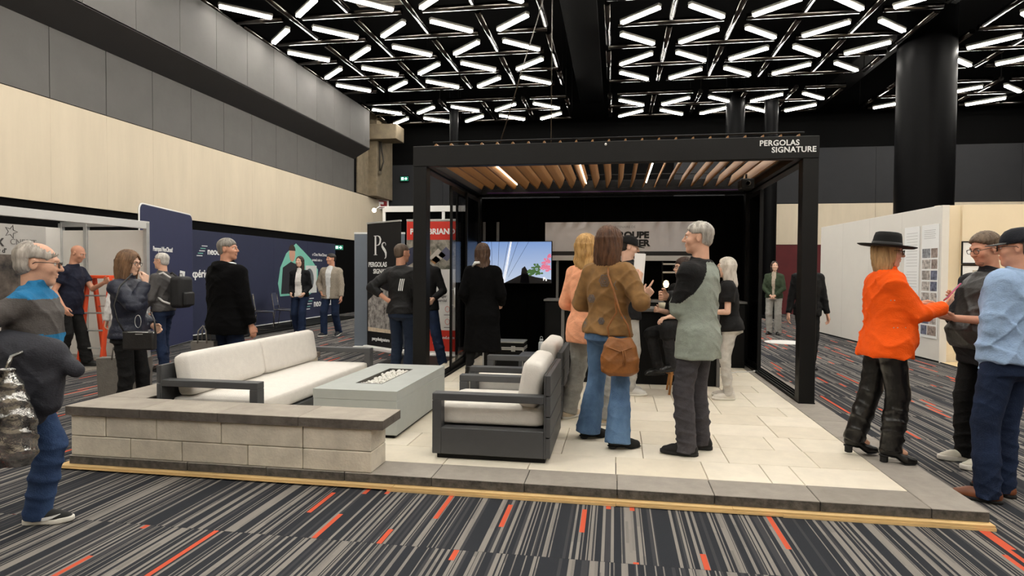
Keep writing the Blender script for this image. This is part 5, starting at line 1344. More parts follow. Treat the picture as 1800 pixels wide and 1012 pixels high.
def cap_on(P, m, label, brim=True, m2=None):
    """baseball cap, a child of the person's clothing"""
    mb = MB(); mb.lathe([(0.0, 0.128), (0.03, 0.126), (0.06, 0.113), (0.080, 0.088), (0.091, 0.055), (0.094, 0.028), (0.090, 0.024), (0.087, 0.05), (0.0, 0.11)], (0, 0, 0), 24, sy=1.13)
    mb.xf(m4(P.Hd) @ Matrix.Scale(P.hs, 4) @ Matrix.Translation((0, -0.014, 0.006)) @ Matrix.Rotation(rad(-4), 4, 'X'))
    c = mb.build('cap', m, P.o); c['label'] = label
    b = MB(); pts = []
    n = 12
    top, bot = [], []
    for i in range(n+1):
        a = rad(-62) + rad(124)*i/n
        for r, z, lst in ((1.0, 0, top), (1.72, -0.012, bot)):
            x = 0.088*math.sin(a)*(1 if r == 1.0 else 0.92); yv = 0.100*math.cos(a) if r == 1.0 else 0.100*math.cos(a)*1.72 + 0.012
            lst.append((x, yv, 0.036 + z - 0.25*x*x*10*0.1))
    V0 = [b.bm.verts.new(p) for p in top]; V1 = [b.bm.verts.new(p) for p in bot]; V2 = [b.bm.verts.new((p[0], p[1], p[2]-0.004)) for p in top]; V3 = [b.bm.verts.new((p[0], p[1], p[2]-0.004)) for p in bot]
    for i in range(n):
        b.bm.faces.new((V0[i], V0[i+1], V1[i+1], V1[i])); b.bm.faces.new((V2[i], V3[i], V3[i+1], V2[i+1])); b.bm.faces.new((V1[i], V1[i+1], V3[i+1], V3[i]))
    b.xf(m4(P.Hd) @ Matrix.Scale(P.hs, 4) @ Matrix.Translation((0, -0.014, 0.004))).build('brim', m2 or m, c)
def phone(label, P, side, col, off=(0, 0, 0), rot=None):
    """slim phone lying in the person's hand"""
    h = P.hand[side]; d = unit(h.prims[1][1]-h.prims[1][0])
    return h, d
def box_thing(name, label, cat, center, ex, ey, ez, dims, parts, group=None):
    """thing with its own axes given in world space"""
    t = thing(name, label, cat); R = Matrix.Identity(4)
    for j, v in enumerate((ex, ey, ez)):
        for i in range(3): R[i][j] = v[i]
    R.translation = Vector(center); t.matrix_basis = R
    for nm, dm, m in parts: rbox(nm, dm, m, t, bev=0.003, seg=2)
    return t
def axes(zdir, up):
    z = Vector(zdir).normalized(); x = Vector(up).cross(z).normalized(); return x, z.cross(x), z

# 1 --- man walking in from the left
def split1(P, q, c):
    k = P.s; z = q[:, 2]
    return np.where(z > 0.485*k, 1, np.where(z < 0.275*k, 1, 0))
p1_ = Person('man in grey and bright blue pullover walking in from the left edge', (-3.50, 3.24, 0), -62, 1.71, SK1, dict(style='ring', mat=hair_mat('grey_hair', (150, 142, 132), (196, 188, 178)), bald=0.058, vol=0.012, amp=0.002),
    dict(mat=[cloth('grey_fleece', (84, 80, 78)), cloth('bright_blue_fleece', (34, 112, 158))], hem=-0.10, loose=0.018, arm=0.016, split=split1, amp=0.010, collar=0.06, sleeve=0.86, name='pullover'),
    dict(mat=mat('faded_denim', (36, 54, 88), 0.85, 0, 0.2, 4, 0.4, 140, rgb2=(58, 80, 116), spec=0.2, fold=0.5), r=(0.098, 0.080, 0.074), cuff=0.02), dict(mat=mat('black_knit_shoe', (30, 30, 30), 0.8), sole=M_sole_w, soleh=0.024),
    pose=dict(foot_r=(0.09, 0.08, -8), foot_l=(-0.10, -0.50, -4, 0.10, 42), drop=0.03, lean=6, nod=6, hand_r=(0.24, 0.02, 1.03), elbow_r=(0.5, -1, 0), hnor_r=(-0.6, 0.3, 0.8), hand_l=(-0.13, 0.05, 0.92), yaw=10, head=1.10), h=0.0088, wide=1.10, belly=0.03, glasses=M_specs, seed=1.3)
# sports shoe swoosh-like white flash on his right shoe
fr = p1_.ft[1]; mk = MB(); ribbon(mk, [(-0.03, 0.052), (0.0, 0.040), (0.03, 0.036), (0.075, 0.046), (0.12, 0.064)], [0.001, 0.006, 0.010, 0.007, 0.0015], -0.002, 0.002)
mk.xf(m4(fr) @ Matrix.Translation((0.0485, 0.02, 0.0)) @ Matrix.Rotation(PI/2, 4, 'Z')).build('white_flash', M_print_white, p1_.o)

# 2 --- bald man at the ladder
Person('bald man in navy polo reaching for the orange ladder', (-8.30, 8.36, 0.012), -80, 1.90, SK2, None,
    dict(mat=cloth('navy_polo', (22, 26, 44)), hem=-0.14, sleeve=0.30, loose=0.014, arm=0.016, name='polo_shirt'), dict(mat=cloth('black_work_trousers', (18, 18, 18)), r=(0.10, 0.08, 0.078)), dict(mat=mat('black_work_shoe', (18, 18, 18), 0.6), sole=M_sole_k),
    pose=dict(hand_l=(-0.12, 0.50, 1.30), elbow_l=(-0.4, -0.4, -1), hand_r=(0.30, 0.16, 0.94), lean=12, nod=22, hfwd=0.05, foot_r=(0.12, -0.05, -12), foot_l=(-0.12, 0.22, 6), drop=0.02), h=0.0125, belly=0.05, seed=2.1, brow=BR)
# 3 --- woman in navy puffer
hairb = hair_mat('brown_hair', (86, 62, 44), (128, 96, 68))
P3 = Person('woman in navy puffer jacket touching her nose, behind the seat wall corner', (-4.76, 5.50, 0), -82, 1.70, SK3, dict(style='long', mat=hairb, len=0.20, w=0.104, d=0.098, vol=0.020, face=0.056, fy=0.040, tip=1.02, back=-0.030, amp=0.003),
    dict(mat=cloth('navy_puffer', (26, 31, 48), rough=0.5, spec=0.4), hem=-0.06, loose=0.028, arm=0.028, quilt=0.075, amp=0.004, collar=0.055, name='puffer_jacket', cuff=0.9), dict(mat=C_black, r=(0.092, 0.07, 0.06)), dict(mat=M_blackleather, sole=M_sole_k),
    pose=dict(hand_r=(0.10, 0.235, 1.38), elbow_r=(0.7, 0.1, -1), hdir_r=(-0.25, -0.10, 0.9), hnor_r=(-0.2, -1, 0.1), curl_r=0.75, hand_l=(-0.20, 0.12, 0.95), nod=10, foot_r=(0.09, -0.02, -10), foot_l=(-0.09, 0.10, 8)), h=0.0105, fem=True, wide=1.10, glasses=M_specs, seed=3.3, brow=BR)
# 4 --- grey sweater with backpack
P4 = Person('grey haired man in charcoal sweater with a backpack facing left', (-6.69, 8.42, 0), 95, 1.765, SK1, dict(style='short', mat=hair_mat('silver_hair', (182, 176, 168), (214, 208, 200)), vol=0.010, amp=0.002),
    dict(mat=cloth('charcoal_knit', (78, 76, 76)), hem=-0.04, loose=0.014, arm=0.014, name='sweater', collar=0.035), dict(mat=M_denim_d, r=(0.092, 0.074, 0.07)), dict(mat=M_blackleather, sole=M_sole_k),
    pose=dict(hand_l=(-0.16, 0.22, 0.92), hand_r=(0.18, 0.20, 0.92), elbow_l=(-0.6, -1, 0), foot_r=(0.10, 0.06, -8), foot_l=(-0.1, -0.08, 8), lean=2), h=0.0115, glasses=M_specs, seed=4.2, brow=BRG, beard=mat('grey_beard', (170, 160, 150), 0.9))
# 5 --- tall man in black coat
P5 = Person('tall grey haired man in black coat behind the sofa, back turned', (-4.42, 6.60, 0), -22, 1.88, SK2, dict(style='short', mat=hair_mat('pepper_hair', (104, 98, 92), (150, 144, 136)), vol=0.012, amp=0.002),
    dict(mat=C_black2, hem=-0.20, loose=0.050, arm=0.040, hood=True, amp=0.009, name='coat', collar=0.05, wid=1.04), dict(mat=M_denim_d, r=(0.10, 0.08, 0.074)), dict(mat=M_blackleather, sole=M_sole_k),
    pose=dict(yaw=-58, hand_r=(0.31, 0.10, 0.84), hand_l=(-0.31, 0.06, 0.86), nod=-2), h=0.0105, seed=5.1, wide=1.14, brow=BRG)
sc_ = MB(); sc_.tube([(0.045, 0.055, 0), (0.075, 0.0, 0.004), (0.045, -0.05, 0.008)], [0.012, 0.016, 0.012], 8)
sc_.xf(Matrix.Translation(Vector(P5.nb) + Vector((0.02, 0.02, 0.030)))).build('shirt_collar', M_print_white, P5.o)
# 6 --- young woman in blazer
def split_open(w_top, w_bot, zs):
    def f(P, q, c):
        z = q[:, 2]/P.s; wdt = np.interp(z, zs, (w_bot, w_top))
        return np.where((np.abs(q[:, 0]) < wdt) & (q[:, 1] > 0.045), 1, 0)
    return f
Person('young woman in black blazer and white top walking by the backdrop', (-7.25, 13.60, 0), 190, 1.87, SK3, dict(style='long', mat=hair_mat('dark_hair', (40, 30, 26), (62, 46, 38)), len=0.30, w=0.086, d=0.070, vol=0.008, face=0.060, fy=0.03, tip=0.9),
    dict(mat=[cloth('black_blazer', (14, 14, 16)), cloth('white_top', (226, 222, 216))], hem=-0.06, loose=0.016, arm=0.014, name='blazer', split=split_open(0.055, 0.095, (-0.2, 0.5))), dict(mat=M_denim_d, r=(0.090, 0.078, 0.090), cuff=0.0), dict(mat=mat('pale_shoe', (190, 180, 165), 0.7), sole=M_sole_w),
    pose=dict(hand_r=(0.15, 0.17, 0.99), hand_l=(-0.15, 0.17, 0.99), yaw=-12, foot_r=(0.10, -0.15, -5, 0.03, 20), foot_l=(-0.09, 0.16, 8), drop=0.02), h=0.0135, fem=True, seed=6.6, brow=BR)
# 7 --- man in tweed blazer
Person('man in beige tweed blazer and jeans walking by the backdrop', (-6.53, 13.72, 0), 178, 1.93, SK2, dict(style='short', mat=hair_mat('black_hair', (30, 26, 24), (48, 42, 38)), vol=0.010),
    dict(mat=[mat('beige_tweed', (150, 140, 126), 0.9, 0, 0.25, 60, 0.4, 120), cloth('white_shirt', (214, 216, 216))], hem=-0.13, loose=0.028, arm=0.020, name='blazer', split=split_open(0.075, 0.03, (-0.2, 0.5))), dict(mat=M_denim_d, r=(0.096, 0.078, 0.07)), dict(mat=mat('navy_sneaker', (28, 30, 36), 0.7), sole=M_sole_w),
    pose=dict(yaw=-28, hand_r=(0.20, 0.10, 1.02), elbow_r=(0.8, -0.6, 0), hand_l=(-0.30, 0.10, 0.92), foot_r=(0.11, 0.14, -8), foot_l=(-0.10, -0.16, 6, 0.02, 14), drop=0.015), h=0.0135, seed=7.7, wide=1.04, brow=BR)
# 8 --- man in black track jacket
P8 = Person('man in black track jacket with three white stripes, hand on hip', (-2.69, 7.66, ZP), -14, 1.77, SK2, dict(style='short', mat=hair_mat('cropped_brown_hair', (74, 60, 50), (100, 84, 70)), vol=0.004, amp=0.001),
    dict(mat=cloth('black_track', (16, 16, 18), rough=0.6), hem=-0.06, loose=0.022, arm=0.020, sleeve=0.80, name='track_jacket', collar=0.03), dict(mat=cloth('navy_jeans', (22, 34, 54)), r=(0.090, 0.072, 0.066)), dict(mat=mat('white_trainer', (200, 198, 192), 0.7), sole=M_sole_w),
    pose=dict(hand_l=(-0.155, -0.10, 1.055), elbow_l=(-1, -0.35, 0.1), hdir_l=(0.9, 0.1, -0.35), hnor_l=(0.2, 1, 0.2), hand_r=(0.22, 0.22, 1.0), yaw=-20), h=0.0105, seed=8.1)
for i in range(3):
    s8 = MB(); ribbon(s8, [(0.0, 0.0), (0.012, 0.075), (0.03, 0.15)], [0.006, 0.006, 0.006], -0.003, 0.003)
    s8.xf(Matrix.Translation(Vector(P8.T.w(0.055+0.026*i, -0.150, 0.235)))).build('white_stripe', M_print_white, P8.o)
# 9 --- man hidden behind the post
P9 = Person('bald man in dark clothes half hidden by the left pergola post', (-2.93, 9.45, 0), 168, 1.93, SK3, None,
    dict(mat=C_black, hem=-0.10, loose=0.015, name='shirt'), dict(mat=M_denim_d, r=(0.092, 0.074, 0.068)), dict(mat=mat('olive_trainer', (132, 124, 108), 0.8), sole=M_sole_w),
    pose=dict(hand_l=(-0.26, 0.22, 1.10), hdir_l=(-0.1, 0.6, -0.3), foot_l=(-0.30, -0.02, 60), foot_r=(0.10, 0, -8), yaw=18, hand_r=(0.2, 0.1, 0.95)), h=0.0125, seed=9.1, brow=BR)
# 10 --- woman in long black coat
P10 = Person('woman in long black coat with dark wavy hair facing the television', (-1.71, 8.03, ZP), 2, 1.757, SK3, dict(style='long', mat=hair_mat('dark_brown_hair', (58, 42, 32), (92, 68, 52)), len=0.32, w=0.098, d=0.082, vol=0.016, face=0.05, fy=0.05, tip=0.9, wavy=0.006),
    dict(mat=C_black2, hem=-0.58, loose=0.030, arm=0.024, flare=0.09, name='coat', cover=False, collar=0.05, amp=0.005), dict(mat=C_black, r=(0.085, 0.06, 0.05)), dict(mat=M_blackleather, sole=M_sole_k, heel=0.03, shaft=0.16),
    pose=dict(foot_l=(-0.16, -0.10, 38), foot_r=(0.12, 0.10, -5), hand_r=(0.22, 0.2, 1.0), hand_l=(-0.22, 0.18, 1.0), yaw=-14), h=0.0108, fem=True, wide=1.12, seed=10.4)
sc_ = MB(); sc_.tube([(-0.10, -0.03, -0.02), (-0.06, -0.075, 0.025), (0.0, -0.09, 0.03)], [0.012, 0.02, 0.016], 8); sc_.xf(Matrix.Translation(Vector(P10.nb) + Vector((-0.02, -0.03, 0.02)))).build('pale_scarf', M_print_white, P10.o)
# 11 --- woman in peach jacket
Person('woman in peach jacket and grey trousers beside the woman in brown', (-0.27, 6.02, ZP), -38, 1.80, SK3, dict(style='long', mat=hair_mat('golden_hair', (160, 116, 62), (206, 164, 102)), len=0.215, w=0.100, d=0.088, vol=0.017, face=0.05, fy=0.05, tip=0.98, wavy=0.007),
    dict(mat=cloth('peach_linen', (236, 166, 128)), hem=-0.18, loose=0.022, arm=0.020, name='jacket', collar=0.02), dict(mat=cloth('grey_trousers', (150, 148, 142), var=0.15), r=(0.092, 0.078, 0.084)), dict(mat=mat('cream_trainer', (216, 198, 172), 0.7), sole=M_sole_w),
    pose=dict(foot_r=(0.24, 0.02, -30), foot_l=(-0.17, -0.05, 5), drop=0.02, yaw=-10, hand_l=(-0.20, 0.24, 1.05), hand_r=(0.2, 0.26, 1.05)), h=0.0105, fem=True, seed=11.5)
# 12 --- woman in brown patterned jacket
def brown_pattern():
    m, nt, b = nodes_mat('brown_patterned_jacket'); N, L = nt.nodes.new, nt.links.new
    b.inputs['Roughness'].default_value = 0.85
    tc = N('ShaderNodeTexCoord'); n = N('ShaderNodeTexNoise'); n.inputs['Scale'].default_value = 16; n.inputs['Detail'].default_value = 6; L(tc.outputs['Object'], n.inputs['Vector'])
    r = N('ShaderNodeValToRGB'); cr = r.color_ramp; cr.elements[0].position = 0.36; cr.elements[0].color = (*lin((118, 86, 47)), 1); cr.elements[1].position = 0.64; cr.elements[1].color = (*lin((136, 100, 56)), 1)
    e = cr.elements.new(0.5); e.color = (*lin((127, 93, 51)), 1); L(n.outputs['Fac'], r.inputs[0])
    v = N('ShaderNodeTexVoronoi'); v.inputs['Scale'].default_value = 6.5; L(tc.outputs['Object'], v.inputs['Vector'])
    m1 = N('ShaderNodeMath'); m1.operation = 'SINE'; mm = N('ShaderNodeMath'); mm.operation = 'MULTIPLY'; mm.inputs[1].default_value = 55; L(v.outputs['Distance'], mm.inputs[0]); L(mm.outputs[0], m1.inputs[0])
    lt = N('ShaderNodeMath'); lt.operation = 'LESS_THAN'; lt.inputs[1].default_value = 0.30; L(v.outputs['Distance'], lt.inputs[0])
    g2 = N('ShaderNodeMath'); g2.operation = 'MULTIPLY'; mx1 = N('ShaderNodeMath'); mx1.operation = 'MAXIMUM'; mx1.inputs[1].default_value = 0; L(m1.outputs[0], mx1.inputs[0]); L(mx1.outputs[0], g2.inputs[0]); L(lt.outputs[0], g2.inputs[1])
    wn = N('ShaderNodeSeparateColor'); L(v.outputs['Color'], wn.inputs[0]); gt = N('ShaderNodeMath'); gt.operation = 'GREATER_THAN'; gt.inputs[1].default_value = 0.72; L(wn.outputs[0], gt.inputs[0])
    g3 = N('ShaderNodeMath'); g3.operation = 'MULTIPLY'; L(g2.outputs[0], g3.inputs[0]); L(gt.outputs[0], g3.inputs[1])
    mx = N('ShaderNodeMix'); mx.data_type = 'RGBA'; L(g3.outputs[0], mx.inputs[0]); L(r.outputs[0], mx.inputs[6]); mx.inputs[7].default_value = (*lin((96, 94, 96)), 1)
    L(mx.outputs[2], b.inputs['Base Color']); bp = N('ShaderNodeBump'); bp.inputs['Strength'].default_value = 0.3; bp.inputs['Distance'].default_value = 0.01; L(n.outputs['Fac'], bp.inputs['Height']); L(bp.outputs[0], b.inputs['Normal'])
    return m
P12 = Person('woman in brown patterned jacket and flared jeans pointing to the right', (-0.06, 5.29, ZP), -30, 1.79, SK3, dict(style='long', mat=hair_mat('chestnut_hair', (62, 38, 24), (98, 64, 40)), len=0.205, w=0.112, d=0.098, vol=0.024, topv=0.8, face=0.05, fy=0.05, tip=1.0),
    dict(mat=brown_pattern(), hem=-0.05, loose=0.024, arm=0.022, sleeve=0.94, name='jacket', amp=0.012, collar=0.03), dict(mat=M_denim, r=(0.092, 0.072, 0.104), cuff=0.012, amp=0.005), dict(mat=mat('black_suede_shoe', (16, 15, 15), 0.9), sole=M_sole_k, heel=0.02),
    pose=dict(hand_r=(0.235, 0.20, 1.20), elbow_r=(0.7, -0.6, -0.8), hdir_r=(0.32, 0.30, 0.62), hnor_r=(-0.75, 0.5, 0.1), point_r=True, hand_l=(-0.16, 0.26, 1.10), elbow_l=(-0.7, -0.6, -0.6), foot_r=(0.18, -0.12, -38), foot_l=(-0.17, 0.0, -30), drop=0.01, yaw=-8, lean=2), h=0.0086, fem=True, wide=1.10, seed=12.2)
mb = MB(); mb.lathe([(0.052, 0), (0.064, 0.02), (0.062, 0.05), (0.052, 0.06)], seg=20); mb.xf(Matrix.Translation(Vector(P12.nb) + Vector((0, -0.005, 0.0)))).build('black_collar', C_black, P12.o)
for fx, fz, fr_ in ((0.050, 0.39, 0.046), (0.145, 0.36, 0.040), (-0.07, 0.24, 0.030), (0.03, 0.06, 0.026)):
    fl = MB()
    for rr_ in (1.0, 0.62, 0.3): fl.tube([(fr_*rr_*math.cos(a)*(1+0.12*math.cos(6*a)), 0.0, fr_*rr_*math.sin(a)*(1+0.12*math.cos(6*a))) for a in np.linspace(0, 2*PI, 24, endpoint=False)], 0.0032, 5, closed=True)
    fl.xf(Matrix.Translation(Vector(P12.T.w(fx*1.0, -0.148 + 0.9*max(0, fx-0.06)*0.9, fz))) @ Matrix.Rotation(rad(55 if fx > 0.1 else 0), 4, 'Z')).build('embroidered_flower', mat('grey_embroidery', (92, 90, 94), 0.8), P12.top_o)
# 13 --- man in black cap
P13 = Person('bearded man in black cap and sweater leaning on the bar counter', (0.16, 7.44, ZP), -80, 1.84, SK3, dict(style='short', mat=hair_mat('black_hair2', (34, 28, 24)), vol=0.004),
    dict(mat=cloth('black_sweater', (13, 13, 16)), hem=-0.10, loose=0.02, arm=0.020, name='sweater', collar=0.03), dict(mat=cloth('pale_grey_jeans', (168, 166, 160)), r=(0.09, 0.07, 0.064)), dict(mat=mat('white_trainer', (200, 198, 192), 0.7), sole=M_sole_w),
    pose=dict(hand_r=(0.30, 0.06, 1.33), elbow_r=(0.8, -0.2, -1), hdir_r=(-0.15, 0.15, 0.6), hnor_r=(-0.5, -0.6, 0), curl_r=0.9, hand_l=(-0.58, 0.32, 1.02), elbow_l=(-0.3, -0.6, 0.4), hdir_l=(-0.6, 0.5, -0.4), hnor_l=(0, 0, -1), curl_l=0.25, nod=12, yaw=-8, side=-4), h=0.0108, seed=13.1, brow=BR, beard=mat('dark_beard', (58, 44, 36), 0.95), wide=1.03)
cap_on(P13, cloth('black_cap', (14, 13, 14)), 'black baseball cap')
# 14 --- seated man with glasses
P14 = Person('seated man with dark hair and glasses on the bar stool', (0.84, 7.60, ZP), 128, 1.75, SK3, dict(style='short', mat=hair_mat('dark_hair2', (44, 30, 24), (66, 46, 36)), vol=0.014),
    dict(mat=C_black, hem=-0.06, loose=0.012, name='shirt', sleeve=0.45), dict(mat=cloth('black_jeans', (30, 30, 32)), r=(0.088, 0.068, 0.062)), dict(mat=M_blackleather, sole=M_sole_k),
    pose=dict(drop=0.53*1.75-0.775, foot_r=(0.14, 0.30, -5, 0.22), foot_l=(-0.12, 0.34, 5, 0.30), knee_r=(0.1, 1, 0.6), knee_l=(-0.1, 1, 0.8), hand_l=(-0.10, 0.36, 0.92), hdir_l=(0.2, 1, -0.2), hnor_l=(0, 0, -1), hand_r=(0.15, 0.30, 0.98), yaw=-18, lean=6, hup=0.0), h=0.0115, seed=14.8, glasses=M_specs, brow=BR)
# 15 --- man in grey raglan shirt
def split15(P, q, c):
    k = P.s; x, y, z = np.abs(q[:, 0]), q[:, 1], q[:, 2]/k
    a = np.interp(z, (0.14, 0.22, 0.30, 0.42, 0.50, 0.56), (0.6, 0.215, 0.178, 0.128, 0.072, 0.05))*k
    blk = (x > a) | ((y > 0.135*k) & (z > 0.12) & (z < 0.42)) | (z > 0.525)
    return np.where(blk, 1, 0)
P15 = Person('grey haired man in pale green and black raglan shirt with folded arms', (0.65, 5.08, ZP), 58, 1.815, SK1, dict(style='short', mat=hair_mat('salt_hair', (138, 132, 124), (204, 198, 188)), vol=0.010, topv=1.15, amp=0.0022, line=0.076),
    dict(mat=[cloth('sage_jersey', (146, 154, 144)), cloth('black_jersey', (18, 18, 19))], hem=-0.20, loose=0.024, arm=0.018, split=split15, name='raglan_shirt', amp=0.014, collar=0.028), dict(mat=cloth('charcoal_jeans', (62, 60, 64), var=0.2), r=(0.094, 0.076, 0.070), cuff=0.02, amp=0.011), dict(mat=mat('black_suede', (17, 16, 16), 0.9), sole=M_sole_k, soleh=0.02, shaft=0.11),
    pose=dict(hand_l=(0.08, 0.20, 1.19), elbow_l=(-0.7, 0.0, -1), hand_r=(-0.10, 0.22, 1.23), elbow_r=(0.7, 0.1, -1), hdir_l=(1, 0.1, 0.1), hdir_r=(-1, 0.1, 0.1), hnor_l=(0, -1, 0), hnor_r=(0, -1, 0), foot_l=(-0.11, 0.03, 22), foot_r=(0.13, 0.02, 26), yaw=22, wide=1.0), h=0.0084, seed=15.3, brow=BRG)
# 16 --- blonde woman
P16 = Person('woman with long pale blonde hair in black t-shirt at the counter', (1.30, 7.38, ZP), 82, 1.60, SK3, dict(style='long', mat=hair_mat('platinum_hair', (206, 194, 178), (232, 224, 212)), len=0.33, w=0.082, d=0.080, vol=0.012, face=0.056, fy=0.035, back=-0.06, tip=0.7, amp=0.002),
    dict(mat=cloth('black_tee', (14, 14, 15)), hem=-0.08, sleeve=0.30, loose=0.014, arm=0.018, name='t_shirt', collar=0.0), dict(mat=cloth('light_grey_jeans', (186, 182, 174)), r=(0.088, 0.064, 0.052), cuff=0.035), dict(mat=mat('white_knit_shoe', (214, 208, 198), 0.8), sole=M_sole_w, soleh=0.022),
    pose=dict(hand_l=(-0.10, 0.26, 0.98), elbow_l=(-0.5, -1, -0.3), hand_r=(0.10, 0.28, 1.0), elbow_r=(0.5, -1, -0.3), foot_r=(0.08, 0.02, -5), foot_l=(-0.09, 0.02, 12), lean=6), h=0.0105, fem=True, wide=1.1, seed=16.9)
# 17, 18 --- people beyond the pergola
Person('young woman in dark green shirt and grey trousers beyond the pergola', (3.92, 16.45, 0), 158, 1.83, SK3, dict(style='long', mat=hair_mat('dark_hair', (40, 30, 26), (62, 46, 38)), len=0.16, w=0.08, d=0.07, vol=0.006),
    dict(mat=[cloth('green_shirt', (46, 58, 40)), cloth('beige_tee', (170, 156, 140))], hem=-0.06, loose=0.018, name='shirt', split=split_open(0.05, 0.02, (-0.05, 0.5))), dict(mat=cloth('light_grey_slacks', (150, 148, 142)), r=(0.092, 0.08, 0.08)), dict(mat=M_blackleather, sole=M_sole_k),
    pose=dict(hand_r=(0.06, 0.20, 0.98), hand_l=(-0.06, 0.20, 0.98), elbow_r=(1, -0.3, 0), elbow_l=(-1, -0.3, 0), yaw=20), h=0.014, fem=True, seed=17.2, brow=BR)
Person('person in black standing behind the right pergola post', (3.04, 10.63, 0), 182, 1.85, SK1, dict(style='short', mat=hair_mat('black_hair', (30, 26, 24)), vol=0.01),
    dict(mat=C_black, hem=-0.12, loose=0.02, name='jacket'), dict(mat=C_black, r=(0.092, 0.074, 0.066)), dict(mat=M_blackleather, sole=M_sole_k), pose=dict(foot_r=(0.07, 0, -5), foot_l=(-0.07, 0, 5)), h=0.014, seed=18.2, brow=BR)
# 19 --- woman in hat and orange jacket
P19 = Person('woman in black wide-brim hat and bright orange jacket holding a phone', (2.05, 5.18, ZP), -92, 1.655, SK1, dict(style='long', mat=hair_mat('dark_blonde_hair', (140, 104, 66), (196, 160, 112)), len=0.165, w=0.092, d=0.080, vol=0.008, face=0.060, fy=0.036, tip=0.95, back=-0.030),
    dict(mat=cloth('bright_orange', (250, 92, 8), var=0.05), hem=-0.14, loose=0.034, arm=0.028, name='jacket', amp=0.016, freq=22, collar=0.035, wid=1.06, flare=0.05), dict(mat=M_blackleather, r=(0.108, 0.086, 0.082), cuff=0.03, amp=0.010, freq=30), dict(mat=mat('black_polished_leather', (12, 11, 11), 0.3), sole=M_sole_k, heel=0.052, shaft=0.16),
    pose=dict(hand_r=(0.06, 0.365, 1.17), elbow_r=(0.5, -0.7, -1), hdir_r=(-0.15, 0.6, 0.65), hnor_r=(-0.3, -0.6, 0.75), curl_r=0.55, hand_l=(-0.10, 0.24, 1.19), elbow_l=(-0.6, -0.6, -1), hdir_l=(0.35, 0.8, 0.25), hnor_l=(0.2, 0.1, -1), curl_l=0.5, nod=6, yaw=-8, foot_r=(0.085, 0.02, -8), foot_l=(-0.09, -0.18, 4), lean=-1), h=0.0082, fem=True, wide=1.18, belly=0.06, glasses=mat('dark_specs', (26, 16, 16), 0.3), seed=19.4, brow=BR)
hb = MB(); hb.lathe([(0.0, 0.150), (0.030, 0.146), (0.060, 0.150), (0.078, 0.142), (0.085, 0.115), (0.092, 0.062), (0.094, 0.046), (0.125, 0.038), (0.165, 0.040), (0.182, 0.048), (0.182, 0.044), (0.165, 0.035), (0.12, 0.032), (0.090, 0.040), (0.085, 0.06), (0.0, 0.13)], seg=40, sy=1.12)
hatM = m4(P19.Hd) @ Matrix.Scale(P19.hs*1.02, 4) @ Matrix.Translation((0, -0.012, 0.0))
M_felt = mat('black_felt', (13, 12, 12), 0.95, 0, 0.1, 20, 0.2, 150)
hat = hb.xf(hatM).build('hat', M_felt, P19.o); hat['label'] = 'black wide-brim felt hat'
bd_ = MB(); bd_.lathe([(0.0935, 0.046), (0.0955, 0.05), (0.0925, 0.072), (0.0905, 0.072)], seg=40, sy=1.12); bd_.xf(hatM).build('hat_band', mat('hat_band', (7, 7, 7), 0.6), hat)
for dx, z0_ in ((0.0, 0.30), (0.0, 0.10)):
    for j in range(4):
        st_ = MB(); st_.lathe([(0, 0.003), (0.004, 0.002), (0.004, 0)], seg=8)
        st_.xf(Matrix.Translation(Vector(P19.T.w(0.205 if z0_ > 0.2 else 0.206, -0.0 + 0.026*j - (0.04 if z0_ > 0.2 else 0.02), z0_))) @ Matrix.Rotation(PI/2, 4, 'Y')).build('stud', M_alu, P19.top_o)
# 20 --- man in dark vest and glasses
P20 = Person('man with glasses in black leather vest looking at his phone', (2.93, 5.52, 0), 104, 1.85, SK2, dict(style='short', mat=hair_mat('short_brown_hair', (84, 68, 54), (120, 102, 84)), vol=0.013, topv=1.3, amp=0.003, line=0.090),
    [dict(mat=cloth('dark_shirt', (20, 20, 24)), hem=-0.16, loose=0.016, arm=0.018, sleeve=0.62, name='shirt', collar=0.04), dict(mat=mat('leather_vest', (34, 33, 32), 0.42, 0, 0.2, 16, 0.3, 50), hem=-0.04, sleeve=0, loose=0.030, name='vest', collar=0.0)], dict(mat=C_black, r=(0.098, 0.078, 0.068)), dict(mat=mat('cream_runner', (206, 202, 186), 0.8), sole=M_sole_w, soleh=0.028),
    pose=dict(hand_l=(-0.07, 0.33, 1.18), elbow_l=(-0.6, -0.8, -0.7), hdir_l=(0.25, 0.8, 0.2), hnor_l=(0.2, 0, 1), curl_l=0.5, hand_r=(0.06, 0.34, 1.19), elbow_r=(0.6, -0.8, -0.6), hdir_r=(-0.35, 0.8, 0.1), hnor_r=(-0.3, 0.2, 0.8), curl_r=0.5, nod=17, hfwd=0.03, foot_r=(0.12, 0.06, -12), foot_l=(-0.11, 0.08, -2)), h=0.0084, wide=1.08, belly=0.10, glasses=M_specs, seed=20.5, brow=BR, beard=mat('stubble', (150, 108, 88), 0.9))
